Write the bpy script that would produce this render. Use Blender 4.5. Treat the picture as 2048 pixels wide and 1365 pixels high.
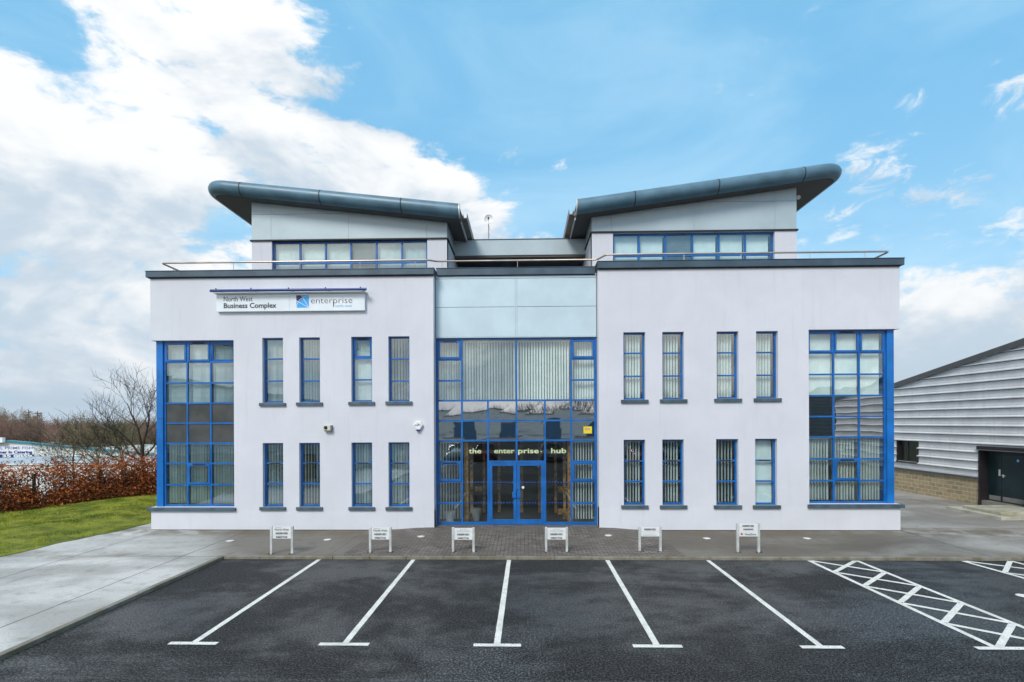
import bpy, math, random
from math import sin, cos, pi, radians, sqrt
from mathutils import Vector, Matrix
random.seed(7)
for o in list(bpy.data.objects): bpy.data.objects.remove(o)
SC = bpy.context.scene; COL = SC.collection

# ------------------------------------------------------------------ camera
FPX, YAW, ROLL, HY, CH = 1034.0, -0.0235, 0.004, 844.3, 3.385
R0 = Vector((cos(YAW), -sin(YAW), 0)); FW = Vector((sin(YAW), cos(YAW), 0)); UP = Vector((0, 0, 1))
cr = R0*cos(ROLL) - UP*sin(ROLL); cu = R0*sin(ROLL) + UP*cos(ROLL)
cam = bpy.data.cameras.new('camera'); co = bpy.data.objects.new('camera', cam); COL.objects.link(co)
co.matrix_world = Matrix(((cr.x, cu.x, -FW.x, 0), (cr.y, cu.y, -FW.y, 0), (cr.z, cu.z, -FW.z, CH), (0, 0, 0, 1)))
cam.sensor_width = 36; cam.lens = 36*FPX/2048; cam.shift_y = (HY-682.5)/2048; cam.clip_start = .1; cam.clip_end = 12000
SC.camera = co
SC.render.resolution_x = 1024; SC.render.resolution_y = 682

# ------------------------------------------------------------------ world, sun, exposure
SUN_EL, SUN_AZ = radians(42), radians(205)       # azimuth measured clockwise from +Y: the sun is behind and left of the camera
EXPO = 0.40
SC.view_settings.view_transform = 'Standard'; SC.view_settings.look = 'None'
SC.view_settings.gamma = 1; SC.view_settings.exposure = EXPO; SC.view_settings.use_curve_mapping = False
sl = bpy.data.lights.new('sun', 'SUN'); so = bpy.data.objects.new('sun', sl); COL.objects.link(so)
sl.energy = 2.2; sl.angle = radians(20); sl.color = (1, .955, .89)
sd = Vector((sin(SUN_AZ)*cos(SUN_EL), cos(SUN_AZ)*cos(SUN_EL), sin(SUN_EL)))
so.rotation_euler = sd.to_track_quat('Z', 'Y').to_euler(); so.location = (-20, -20, 40)

W = bpy.data.worlds.new('World'); SC.world = W; W.use_nodes = True
NT = W.node_tree; NT.nodes.clear()
class NB:
    """tiny helper to write node maths"""
    def __init__(s, nt): s.nt = nt
    def node(s, t, **k):
        n = s.nt.nodes.new(t)
        for a, b in k.items(): setattr(n, a, b)
        return n
    def put(s, inp, v):
        if hasattr(v, 'is_linked') or hasattr(v, 'links'): s.nt.links.new(v, inp)
        else: inp.default_value = v
    def m(s, op, a, b=0.0, c=0.0, clamp=False):
        n = s.node('ShaderNodeMath', operation=op, use_clamp=clamp)
        s.put(n.inputs[0], a); s.put(n.inputs[1], b); s.put(n.inputs[2], c); return n.outputs[0]
    def ss(s, v, a, b, lo=0.0, hi=1.0):
        n = s.node('ShaderNodeMapRange', interpolation_type='SMOOTHSTEP')
        s.put(n.inputs[0], v); s.put(n.inputs[1], a); s.put(n.inputs[2], b); s.put(n.inputs[3], lo); s.put(n.inputs[4], hi); return n.outputs[0]
    def lin(s, v, a, b, lo=0.0, hi=1.0):
        n = s.node('ShaderNodeMapRange')
        s.put(n.inputs[0], v); s.put(n.inputs[1], a); s.put(n.inputs[2], b); s.put(n.inputs[3], lo); s.put(n.inputs[4], hi); return n.outputs[0]
    def noise(s, vec, scale, detail=4, rough=.55, dist=0.0, out=0):
        n = s.node('ShaderNodeTexNoise'); s.put(n.inputs['Vector'], vec); n.inputs['Scale'].default_value = scale
        n.inputs['Detail'].default_value = detail; n.inputs['Roughness'].default_value = rough; n.inputs['Distortion'].default_value = dist
        return n.outputs[out]
    def mapv(s, vec, loc=(0,0,0), scale=(1,1,1), rot=(0,0,0)):
        n = s.node('ShaderNodeMapping'); s.put(n.inputs[0], vec); n.inputs[1].default_value = loc; n.inputs[2].default_value = rot; n.inputs[3].default_value = scale; return n.outputs[0]
    def mix(s, f, a, b, mode='MIX'):
        n = s.node('ShaderNodeMix', data_type='RGBA', blend_type=mode)
        s.put(n.inputs[0], f); s.put(n.inputs[6], a); s.put(n.inputs[7], b); return n.outputs[2]
def c4(c): return (c[0], c[1], c[2], 1)

b = NB(NT)
tc = b.node('ShaderNodeTexCoord').outputs['Generated']
sx = b.node('ShaderNodeSeparateXYZ'); NT.links.new(tc, sx.inputs[0]); X_, Y_, Z_ = sx.outputs
sky = b.node('ShaderNodeTexSky', sky_type='NISHITA', sun_disc=False)
sky.sun_elevation = SUN_EL; sky.sun_rotation = SUN_AZ; sky.altitude = 50; sky.air_density = 1.0; sky.dust_density = .6; sky.ozone_density = 1.5
az = b.m('MULTIPLY', b.m('ARCTAN2', X_, Y_), 180/pi)
el = b.m('MULTIPLY', b.m('ARCSINE', Z_), 180/pi)
# cloud field: turbulent noise in direction space, flattened towards the horizon
def cn(dz, sc=3.3, det=10, ro=.58, di=.35): return b.noise(b.mapv(tc, (3.1, 1.7, .4+dz), (1, 1, 1.75)), sc, det, ro, di)
n1 = cn(0); n1u = cn(.085, det=6)
n2 = b.noise(b.mapv(tc, (8.3, 2.2, 5.1), (1, 1, 2.0)), 1.6, 5, .55)
n3 = b.noise(b.mapv(tc, (1.3, 7.2, 2.1), (1, 1, 2.4)), 9.0, 8, .62, .3)
azw = b.m('ADD', az, b.m('MULTIPLY', b.m('SUBTRACT', n2, .5), 16))
# western cloud bank: its edge leans towards the east at lower elevations
edge = b.lin(el, 24, 37, 1.0, -23.0)
bank = b.m('MULTIPLY', b.ss(b.m('SUBTRACT', edge, azw), -9, 11), b.ss(az, -150, -110))
# the top left corner opens up to blue
bank = b.m('MULTIPLY', bank, b.m('SUBTRACT', 1.0, b.m('MULTIPLY', b.m('MULTIPLY', b.ss(az, -39, -43), b.ss(el, 25, 29)), .60)))
# low bank all round the horizon
lowtop = b.lin(az, -4, 42, 22.0, 11.5)
low = b.ss(b.m('SUBTRACT', lowtop, b.m('ADD', el, b.m('MULTIPLY', b.m('SUBTRACT', n2, .5), 16))), -6, 6)
back = b.m('MULTIPLY', b.ss(b.m('ABSOLUTE', az), 95, 125), b.ss(el, 20, 9, .06, .66))
high = b.ss(el, 44, 62, 0, .62)      # unseen cloud overhead, added to neutralise the blue light
cov = b.m('MAXIMUM', b.m('MAXIMUM', bank, low), b.m('MAXIMUM', back, high))
field = b.m('ADD', b.m('MULTIPLY', cov, .52), b.m('ADD', b.m('MULTIPLY', b.m('SUBTRACT', n1, .5), 1.55), b.m('MULTIPLY', b.m('SUBTRACT', n3, .5), 1.05)))
dens = b.ss(field, .20, .42)
def blob(a0, e0, ra, re):
    da = b.m('DIVIDE', b.m('SUBTRACT', az, a0), ra); de = b.m('DIVIDE', b.m('SUBTRACT', el, e0), re)
    return b.ss(b.m('SQRT', b.m('ADD', b.m('MULTIPLY', da, da), b.m('MULTIPLY', de, de))), 1.45, .0)
pz = None
for q in ((34.0, 22.0, 4.2, 2.4), (38.5, 18.6, 5.2, 2.3), (43.0, 24.6, 4.2, 2.2), (36.5, 26.0, 2.2, 1.2), (42.0, 15.0, 5.0, 1.6), (30.5, 18.8, 2.5, 1.2), (-1.5, 27.3, 3.4, 1.1), (3.8, 26.2, 2.2, .9)):
    t = blob(*q); pz = t if pz is None else b.m('MAXIMUM', pz, t)
n4 = b.noise(b.mapv(tc, (4.7, .9, 3.3), (1, 1, 2.2)), 15, 8, .66, .6)
puff = b.ss(b.m('ADD', b.m('MULTIPLY', pz, .50), b.m('ADD', b.m('MULTIPLY', b.m('SUBTRACT', n4, .5), 2.4), b.m('MULTIPLY', b.m('SUBTRACT', n1, .5), .5))), .28, .85)
dens = b.m('MAXIMUM', dens, b.m('MULTIPLY', b.m('MULTIPLY', puff, b.ss(pz, .0, .25)), .9))
veil = b.noise(b.mapv(tc, (2, 3, 4), (1.0, 1, 3.2), (0, .5, .3)), 2.0, 8, .62, .6)
veil = b.m('ADD', b.m('MULTIPLY', b.ss(veil, .35, .75), .32), b.ss(el, 30, 6, .02, .36))
base = b.mix(1.0, sky.outputs[0], (1.05, 1.25, 1.28, 1), 'MULTIPLY')
blue = b.mix(.80, base, (1.65, 4.55, 7.2, 1))
blue = b.mix(veil, blue, (5.2, 7.2, 8.3, 1))
lum = b.m('ADD', b.m('MULTIPLY', b.m('SUBTRACT', n1, n1u), 3.4), b.m('ADD', b.m('MULTIPLY', b.m('SUBTRACT', n2, .5), -2.4), b.m('MULTIPLY', b.m('SUBTRACT', n3, .5), 1.0)))
lum = b.m('ADD', lum, b.m('MULTIPLY', b.ss(field, .9, .35), .25))
lum = b.ss(b.m('ADD', lum, b.lin(el, 3, 34, -.16, .16)), -.36, .46)
cloud = b.mix(lum, (4.5, 5.35, 6.15, 1), (7.75, 7.85, 7.9, 1))
warm = b.mix(b.ss(b.m('ABSOLUTE', az), 90, 130), cloud, b.mix(lum, (6.2, 6.4, 6.7, 1), (12.5, 11.9, 10.9, 1)))
skyc = b.mix(dens, blue, warm)
bg = b.node('ShaderNodeBackground'); b.put(bg.inputs[0], skyc); bg.inputs[1].default_value = .1
wo = b.node('ShaderNodeOutputWorld'); NT.links.new(bg.outputs[0], wo.inputs[0])

# ------------------------------------------------------------------ measuring helpers: a photo pixel -> a point on a real plane
def ray(px, py):
    u2 = px-1024; v2 = py-HY
    u = u2*cos(ROLL) - v2*sin(ROLL); v = u2*sin(ROLL) + v2*cos(ROLL)
    return FW + R0*(u/FPX) - UP*(v/FPX)
def FX(px, py, Y):
    d = ray(px, py); return d.x*Y/d.y
def FZ(px, py, Y):
    d = ray(px, py); return CH + d.z*Y/d.y
def GP(px, py, z=0.0):
    d = ray(px, py); t = (z-CH)/d.z; return (d.x*t, d.y*t)
def SX(px, py, X):          # on a plane of constant X -> (y, z)
    d = ray(px, py); t = X/d.x; return (d.y*t, CH+d.z*t)

# ------------------------------------------------------------------ object helpers
def tag(o, label=None, cat=None, group=None, kind=None):
    if label: o['label'] = label
    if cat: o['category'] = cat
    if group: o['group'] = group
    if kind: o['kind'] = kind
    return o
ORG = {}
def empty(name, loc, label, cat, group=None):
    o = bpy.data.objects.new(name, None); o.empty_display_size = .3; COL.objects.link(o)
    o.location = loc; ORG[o] = Vector(loc); return tag(o, label, cat, group)
class MB:
    def __init__(s): s.v = []; s.f = []; s.sm = False
    def box(s, x0, x1, y0, y1, z0, z1):
        n = len(s.v)
        s.v += [(x0,y0,z0),(x1,y0,z0),(x1,y1,z0),(x0,y1,z0),(x0,y0,z1),(x1,y0,z1),(x1,y1,z1),(x0,y1,z1)]
        s.f += [tuple(n+i for i in q) for q in ((0,3,2,1),(4,5,6,7),(0,1,5,4),(1,2,6,5),(2,3,7,6),(3,0,4,7))]
        return s
    def quad(s, *p):
        n = len(s.v); s.v += [tuple(q) for q in p]; s.f.append(tuple(range(n, n+len(p)))); return s
    def prism(s, pts, a, c, axis='y'):
        """pts 2D polygon (x,z) extruded along y a..c; axis 'x': pts (y,z); axis 'z': pts (x,y)"""
        def P(p, t): return (p[0], t, p[1]) if axis == 'y' else ((t, p[0], p[1]) if axis == 'x' else (p[0], p[1], t))
        n = len(s.v); k = len(pts)
        s.v += [P(p, a) for p in pts] + [P(p, c) for p in pts]
        s.f.append(tuple(range(n, n+k))); s.f.append(tuple(range(n+2*k-1, n+k-1, -1)))
        for i in range(k):
            j = (i+1) % k; s.f.append((n+j, n+i, n+k+i, n+k+j))
        return s
    def tube(s, pts, r, seg=8, cap=True):
        """pts list of Vectors; r a number or list"""
        pts = [Vector(p) for p in pts]; k = len(pts)
        if not isinstance(r, (list, tuple)): r = [r]*k
        n = len(s.v); ref = None
        for i, p in enumerate(pts):
            d = (pts[min(i+1, k-1)] - pts[max(i-1, 0)]).normalized()
            if ref is None: ref = Vector((0, 0, 1)) if abs(d.z) < .9 else Vector((1, 0, 0))
            a = d.cross(ref).normalized(); c = d.cross(a).normalized(); ref = -a.cross(d).normalized() if False else ref
            for q in range(seg):
                t = 2*pi*q/seg; s.v.append(tuple(p + (a*cos(t)+c*sin(t))*r[i]))
        for i in range(k-1):
            for q in range(seg):
                q2 = (q+1) % seg
                s.f.append((n+i*seg+q, n+i*seg+q2, n+(i+1)*seg+q2, n+(i+1)*seg+q))
        if cap:
            s.f.append(tuple(n+q for q in range(seg-1, -1, -1))); s.f.append(tuple(n+(k-1)*seg+q for q in range(seg)))
        return s
    def cyl(s, c, r, h, axis='z', seg=20, r2=None):
        c = Vector(c); d = {'x': Vector((1,0,0)), 'y': Vector((0,1,0)), 'z': Vector((0,0,1))}[axis]
        return s.tube([c, c+d*h], [r, r if r2 is None else r2], seg)
    def obj(s, name, mat, parent=None, label=None, cat=None, group=None, kind=None, smooth=False, bevel=0):
        me = bpy.data.meshes.new(name)
        off = Vector((0,0,0))
        if parent is not None:
            off = ORG[parent]
        me.from_pydata([(v[0]-off.x, v[1]-off.y, v[2]-off.z) for v in s.v], [], s.f)
        me.validate(); me.update()
        if smooth:
            for p in me.polygons: p.use_smooth = True
            try: me.set_sharp_from_angle(angle=radians(40))
            except Exception: pass
        me.materials.append(mat)
        o = bpy.data.objects.new(name, me); COL.objects.link(o)
        if parent is not None: o.parent = parent
        ORG[o] = off
        if bevel:
            md = o.modifiers.new('bevel', 'BEVEL'); md.width = bevel; md.segments = 2; md.limit_method = 'ANGLE'
        return tag(o, label, cat, group, kind)
def text_mesh(name, body, size, mat, parent, x, y, z, align='LEFT', bold=0.0, width=None, axis='front', ext=.002, group=None, spacing=1.0, xs=1.0, yaw=0):
    cu_ = bpy.data.curves.new(name, 'FONT'); cu_.body = body; cu_.size = size; cu_.align_x = align; cu_.offset = bold; cu_.extrude = ext; cu_.space_character = spacing
    cu_.resolution_u = 3
    t = bpy.data.objects.new(name, cu_); COL.objects.link(t)
    dg = bpy.context.evaluated_depsgraph_get(); me = bpy.data.meshes.new_from_object(t.evaluated_get(dg))
    bpy.data.objects.remove(t)
    if width:
        xs_ = [v.co.x for v in me.vertices]; w = max(xs_)-min(xs_); xs = width/w
    off = ORG[parent]
    for v in me.vertices:
        px, pz, pd = v.co.x*xs, v.co.y, v.co.z
        v.co = (x + px - off.x, y - pd - off.y, z + pz - off.z)
    me.materials.clear(); me.materials.append(mat); me.update()
    o = bpy.data.objects.new(name, me); COL.objects.link(o); o.parent = parent; ORG[o] = off
    return o
def copy_tree(o, parent=None):
    c = o.copy(); COL.objects.link(c)
    if parent is not None: c.parent = parent
    for ch in [x for x in bpy.data.objects if x.parent == o and x != c]: copy_tree(ch, c)
    return c

# ------------------------------------------------------------------ materials
def newmat(name):
    m = bpy.data.materials.new(name); m.use_nodes = True; nt = m.node_tree
    for n in list(nt.nodes): nt.nodes.remove(n)
    B = NB(nt); out = B.node('ShaderNodeOutputMaterial'); return m, B, out
def pbr(B, out, col, rough=.5, metal=0.0, bump=None, bstr=.2, bdist=.01, spec=.5, coat=0):
    p = B.node('ShaderNodeBsdfPrincipled'); B.put(p.inputs['Base Color'], col); B.put(p.inputs['Roughness'], rough); p.inputs['Metallic'].default_value = metal
    B.put(p.inputs['Specular IOR Level'], spec); p.inputs['Coat Weight'].default_value = coat
    if bump is not None:
        bn = B.node('ShaderNodeBump'); bn.inputs['Strength'].default_value = bstr; bn.inputs['Distance'].default_value = bdist
        B.put(bn.inputs['Height'], bump); B.nt.links.new(bn.outputs[0], p.inputs['Normal'])
    B.nt.links.new(p.outputs[0], out.inputs[0]); return p
def OBJ(B): return B.node('ShaderNodeTexCoord').outputs['Object']
def simple(name, c, rough=.5, metal=0.0, var=.12, vs=3.0, bs=60, bstr=.08, spec=.5, coat=0, c2=None):
    m, B, out = newmat(name); v = OBJ(B)
    n = B.noise(v, vs, 5, .6)
    d = c2 if c2 else tuple(x*(1-var*1.6) for x in c)
    col = B.mix(B.ss(n, .35, .68), c4(d), c4(tuple(min(1, x*(1+(0 if c2 else var*.5))) for x in c)))
    rr = B.lin(n, .3, .7, max(0, rough-.07), min(1, rough+.07))
    pbr(B, out, col, rr, metal, B.noise(v, bs, 3), bstr, .004, spec, coat); return m
M = {}
def render_wall(name, c):
    m, B, out = newmat(name); v = OBJ(B)
    n = B.noise(v, .55, 6, .62, .4); f = B.noise(v, 34, 4, .7)
    streak = B.noise(B.mapv(v, (0,0,0), (5.0, 5.0, .35)), 1.2, 5, .6)
    col = B.mix(B.ss(n, .35, .7), c4(tuple(x*.92 for x in c)), c4(c))
    col = B.mix(B.m('MULTIPLY', B.ss(streak, .52, .75), .26), col, c4((c[0]*.72, c[1]*.72, c[2]*.73)))
    col = B.mix(B.m('MULTIPLY', B.ss(f, .45, .7), .22), col, c4(tuple(x*.75 for x in c)))
    pbr(B, out, col, .88, 0, B.m('ADD', f, B.m('MULTIPLY', n, .6)), .5, .008, .25); return m
M['render'] = render_wall('wall_render', (.655, .66, .715))
M['plinth'] = render_wall('plinth_render', (.675, .68, .73))
M['blue'] = simple('blue_frame_paint', (.006, .125, .42), .38, 0, .15, 2.5)
M['bluepanel'] = simple('blue_panel', (.002, .150, .50), .42, 0, .15, 1.2)
M['deepblue'] = simple('deep_blue_tube', (.002, .035, .20), .35)
M['coping'] = simple('slate_coping', (.060, .095, .130), .42, .2, .15, 1.5)
M['roofmetal'] = simple('roof_edge_metal', (.090, .180, .245), .42, .1, .14, 1.8)
M['sill'] = simple('blue_grey_sill', (.065, .11, .145), .55, 0, .2, 4)
M['cladding'] = simple('pale_cladding_panel', (.52, .64, .70), .40, .1, .05, .9, 30, .03)
M['cladding2'] = simple('grey_blue_cladding', (.42, .50, .54), .42, .1, .05, .9, 30, .03)
M['soffit'] = simple('grey_soffit', (.095, .09, .085), .7)
M['dark'] = simple('dark_joint_and_shade', (.018, .018, .02), .7)
M['steel'] = simple('brushed_steel', (.60, .49, .41), .36, .85, .06, 3, 10, .0)
M['lightmetal'] = simple('light_metal', (.66, .66, .64), .4, .3)
M['gutter'] = simple('gutter_grey', (.22, .21, .19), .5)
M['white'] = simple('white_plastic', (.80, .80, .79), .42, 0, .05, 6)
M['signwhite'] = simple('sign_white', (.74, .79, .83), .35, 0, .05, 1.0)
M['black'] = simple('black_letter', (.012, .012, .02), .5)
M['greytext'] = simple('grey_letter', (.32, .34, .36), .6)
M['slat'] = simple('blind_slat', (.88, .89, .85), .6, 0, .06, 3, 30, .02)
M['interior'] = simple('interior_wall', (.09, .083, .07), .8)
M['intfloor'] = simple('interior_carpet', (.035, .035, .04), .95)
M['wood'] = simple('varnished_pine', (.42, .22, .07), .38, 0, .35, 7)
M['rubber'] = simple('tyre_rubber', (.02, .02, .02), .8)
def glass(name, tint=(.84, .95, .96), ior=2.5, wav=.045, ws=1.3):
    m, B, out = newmat(name); v = OBJ(B)
    bn = B.node('ShaderNodeBump'); bn.inputs['Strength'].default_value = wav; bn.inputs['Distance'].default_value = .05
    B.put(bn.inputs['Height'], B.noise(v, ws, 1.5, .4))
    # reflectance rises with the angle, the same from both sides of the pane
    lw = B.node('ShaderNodeLayerWeight'); lw.inputs[0].default_value = .5; B.nt.links.new(bn.outputs[0], lw.inputs['Normal'])
    f0 = ((ior-1)/(ior+1))**2
    fres = B.m('ADD', B.m('MULTIPLY', B.m('POWER', lw.outputs['Facing'], 5.0), 1-f0), f0, clamp=True)
    g = B.node('ShaderNodeBsdfGlossy'); g.inputs['Roughness'].default_value = .015; g.inputs[0].default_value = (.86, .96, 1, 1); B.nt.links.new(bn.outputs[0], g.inputs['Normal'])
    t = B.node('ShaderNodeBsdfTransparent'); t.inputs[0].default_value = c4(tint)
    mx = B.node('ShaderNodeMixShader'); B.nt.links.new(fres, mx.inputs[0]); B.nt.links.new(t.outputs[0], mx.inputs[1]); B.nt.links.new(g.outputs[0], mx.inputs[2])
    B.nt.links.new(mx.outputs[0], out.inputs[0]); return m
M['glass'] = glass('window_glass')
M['doorglass'] = glass('door_glass', (.78, .83, .81), 1.95, .04, .9)
def dark_glass(name, c, wav=.05):
    m, B, out = newmat(name); v = OBJ(B)
    p = pbr(B, out, c4(c), .02, 0, B.noise(v, 1.1, 1.5, .4), wav, .05, .9); p.inputs['IOR'].default_value = 3.2; return m
M['spandrel'] = dark_glass('spandrel_glass', (.008, .016, .022))
M['greyspandrel'] = simple('grey_spandrel', (.075, .075, .072), .12, 0, .15, 2, 3, .04, .8)
M['greyblind'] = simple('grey_roller_blind', (.15, .165, .17), .6)

# ------------------------------------------------------------------ ground materials
YK = 12.695; XKL = -7.50; ZP = .062          # kerb line, left kerb line, pavement level
def asphalt_mat():
    m, B, out = newmat('wet_asphalt'); v = OBJ(B)
    big = B.noise(B.mapv(v, (4, 2, 0), (.55, 1, 1)), .42, 5, .62, .6); mid = B.noise(v, 2.2, 5, .6)
    gr = B.noise(v, 30, 3, .85); fine = B.noise(v, 75, 2, .6); vo = B.node('ShaderNodeTexVoronoi'); B.put(vo.inputs['Vector'], v); vo.inputs['Scale'].default_value = 55
    wet = B.ss(B.m('ADD', B.m('MULTIPLY', big, .8), B.m('MULTIPLY', mid, .25)), .44, .62)
    col = B.mix(wet, (.008, .008, .009, 1), (.022, .022, .023, 1))
    col = B.mix(B.m('MULTIPLY', B.ss(gr, .51, .58), B.lin(wet, 0, 1, .45, .9)), col, (.15, .15, .148, 1))
    col = B.mix(B.m('MULTIPLY', B.ss(fine, .60, .68), .7), col, (.26, .255, .25, 1))
    col = B.mix(B.m('MULTIPLY', B.ss(gr, .49, .41), .8), col, (.006, .006, .007, 1))
    sx = B.node('ShaderNodeSeparateXYZ'); B.nt.links.new(v, sx.inputs[0])
    # the seam of an old patch running across near the camera
    seam = B.ss(B.m('ABSOLUTE', B.m('SUBTRACT', B.m('ADD', sx.outputs[1], B.m('MULTIPLY', B.m('SUBTRACT', mid, .5), .10)), 6.75)), .045, .0)
    col = B.mix(B.m('MULTIPLY', B.m('MULTIPLY', seam, B.ss(gr, .40, .6)), .35), col, (.16, .16, .165, 1))
    rough = B.m('ADD', B.lin(wet, 0, 1, .50, .30), B.m('MULTIPLY', gr, .20))
    pbr(B, out, col, rough, 0, B.m('ADD', gr, B.m('MULTIPLY', vo.outputs[0], .6)), .5, .008, B.lin(wet, 0, 1, .15, .33)); return m
M['asphalt'] = asphalt_mat()
def concrete_mat(name, col1, col2, joints=True, brown=True):
    m, B, out = newmat(name); v = OBJ(B)
    sx = B.node('ShaderNodeSeparateXYZ'); B.nt.links.new(v, sx.inputs[0]); x, y = sx.outputs[0], sx.outputs[1]
    big = B.noise(B.mapv(v, (1, 5, 0), (.5, .9, 1)), .55, 5, .6, .5); mid = B.noise(v, 3.0, 6, .65); gr = B.noise(v, 42, 3, .75)
    col = B.mix(B.ss(big, .38, .62), c4(col1), c4(col2))
    # paler concrete west of the car park: cloud sheen painted into its colour
    dry = B.ss(B.m('ADD', B.m('SUBTRACT', x, B.m('MULTIPLY', B.m('SUBTRACT', y, YK), -.75)), B.m('MULTIPLY', B.m('SUBTRACT', big, .5), 4)), -6.3, -8.6)  # dry: mask of the painted cloud sheen
    sheen2 = B.m('MULTIPLY', B.ss(B.m('ADD', x, B.m('MULTIPLY', B.m('SUBTRACT', big, .5), 8)), 8.5, 12.5), .45)  # fainter painted sheen towards the eastern end
    sheen_col = B.mix(B.ss(big, .38, .62), (.36, .35, .33, 1), (.56, .55, .525, 1))
    col = B.mix(B.m('MAXIMUM', dry, sheen2), col, sheen_col)
    col = B.mix(B.m('MULTIPLY', B.ss(mid, .5, .72), .35), col, c4(tuple(t*.62 for t in col1)))
    if brown:
        st = B.m('MULTIPLY', B.ss(B.m('ABSOLUTE', B.m('SUBTRACT', y, 15.6)), 1.0, .1), B.ss(B.noise(v, 1.6, 5, .6), .38, .6))
        col = B.mix(B.m('MULTIPLY', st, .7), col, (.115, .085, .04, 1))
        st2 = B.m('MULTIPLY', B.ss(B.m('ABSOLUTE', B.m('SUBTRACT', y, YK+.1)), .55, .05), B.ss(B.noise(v, .9, 5, .6), .45, .65))
        col = B.mix(B.m('MULTIPLY', st2, .5), col, (.15, .105, .045, 1))
    col = B.mix(B.m('MULTIPLY', B.ss(gr, .55, .72), .35), col, c4(tuple(min(1, t*1.7) for t in col2)))
    col = B.mix(B.m('MULTIPLY', B.ss(gr, .46, .32), .45), col, c4(tuple(t*.35 for t in col1)))
    if joints:
        jm = None
        wob = B.m('MULTIPLY', B.m('SUBTRACT', mid, .5), .05)
        for ax, c in ((x, -8.55), (x, -11.3), (x, 11.35), (x, 16.4), (y, 16.2), (x, -4.9), (x, 7.1)):
            j = B.ss(B.m('ABSOLUTE', B.m('SUBTRACT', B.m('ADD', ax, wob), c)), .022, .008)
            if ax is x and c in (-4.9, 7.1): j = B.m('MULTIPLY', j, .45)
            jm = j if jm is None else B.m('MAXIMUM', jm, j)
        j = B.m('MULTIPLY', B.ss(B.m('ABSOLUTE', B.m('SUBTRACT', y, YK+.02)), .02, .008), B.ss(x, XKL+.3, XKL-.1))
        jm = B.m('MAXIMUM', jm, j)
        col = B.mix(B.m('MULTIPLY', jm, .8), col, (.03, .028, .024, 1))
    rough = B.m('ADD', B.lin(big, .35, .65, .42, .62), B.m('MULTIPLY', gr, .2))
    pbr(B, out, col, rough, 0, B.m('ADD', gr, B.m('MULTIPLY', mid, .4)), .5, .008, B.lin(dry, 0, 1, .28, .5)); return m
M['pave'] = concrete_mat('damp_concrete_pavement', (.118, .100, .078), (.185, .168, .145))
M['kerb'] = simple('kerb_stone', (.24, .225, .19), .75, 0, .3, 3, 60, .3, c2=(.15, .13, .085))
def paver_mat():
    m, B, out = newmat('brick_pavers'); v = OBJ(B)
    br = B.node('ShaderNodeTexBrick'); B.put(br.inputs['Vector'], v); br.inputs['Scale'].default_value = 1
    br.inputs['Brick Width'].default_value = .21; br.inputs['Row Height'].default_value = .105; br.inputs['Mortar Size'].default_value = .013; br.inputs['Mortar Smooth'].default_value = .3
    br.inputs['Color1'].default_value = (.120, .094, .076, 1); br.inputs['Color2'].default_value = (.235, .205, .178, 1); br.inputs['Mortar'].default_value = (.020, .016, .012, 1)
    big = B.noise(v, .8, 5, .6, .4); gr = B.noise(v, 60, 3, .7)
    col = B.mix(B.ss(big, .40, .65), br.outputs[0], (.12, .105, .088, 1)); 
    col = B.mix(.75, br.outputs[0], col)
    col = B.mix(B.m('MULTIPLY', B.ss(gr, .5, .7), .3), col, (.3, .28, .26, 1))
    h = B.m('SUBTRACT', B.m('MULTIPLY', gr, .3), B.m('MULTIPLY', br.outputs[1], 1.0))
    pbr(B, out, col, B.lin(big, .35, .65, .5, .7), 0, h, .8, .008, .25); return m
M['paver'] = paver_mat()
def paint_mat():
    m, B, out = newmat('worn_road_paint'); v = OBJ(B)
    n = B.noise(v, 4, 5, .65); f = B.noise(v, 38, 4, .75)
    col = B.mix(B.ss(n, .35, .65), (.60, .59, .54, 1), (.82, .81, .77, 1))
    chip = B.ss(B.m('ADD', B.m('MULTIPLY', f, .8), B.m('MULTIPLY', n, .35)), .64, .70)
    col = B.mix(B.m('MULTIPLY', chip, .8), col, (.10, .10, .10, 1)); col = B.mix(B.m('MULTIPLY', B.ss(f, .47, .35), .35), col, (.36, .35, .33, 1))
    pbr(B, out, col, .6, 0, f, .6, .006, .4); return m
M['line'] = paint_mat()
def grass_mat(name, a, c):
    m, B, out = newmat(name); v = OBJ(B)
    n = B.noise(v, 1.4, 6, .65); f = B.noise(v, 28, 3, .6)
    col = B.mix(B.ss(n, .36, .66), c4(a), c4(c)); col = B.mix(B.m('MULTIPLY', B.ss(B.noise(v, 3.3, 5, .7), .56, .68), .75), col, (.15, .11, .045, 1)); col = B.mix(B.m('MULTIPLY', B.ss(f, .45, .65), .5), col, c4(tuple(t*.45 for t in a)))
    pbr(B, out, col, .85, 0, f, .5, .03, .2); return m
M['lawn'] = grass_mat('lawn_turf', (.10, .13, .012), (.24, .26, .03))
M['blade'] = grass_mat('grass_blade', (.11, .17, .012), (.46, .45, .05))
M['terrain'] = grass_mat('rough_ground', (.06, .07, .025), (.11, .10, .05))

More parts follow.
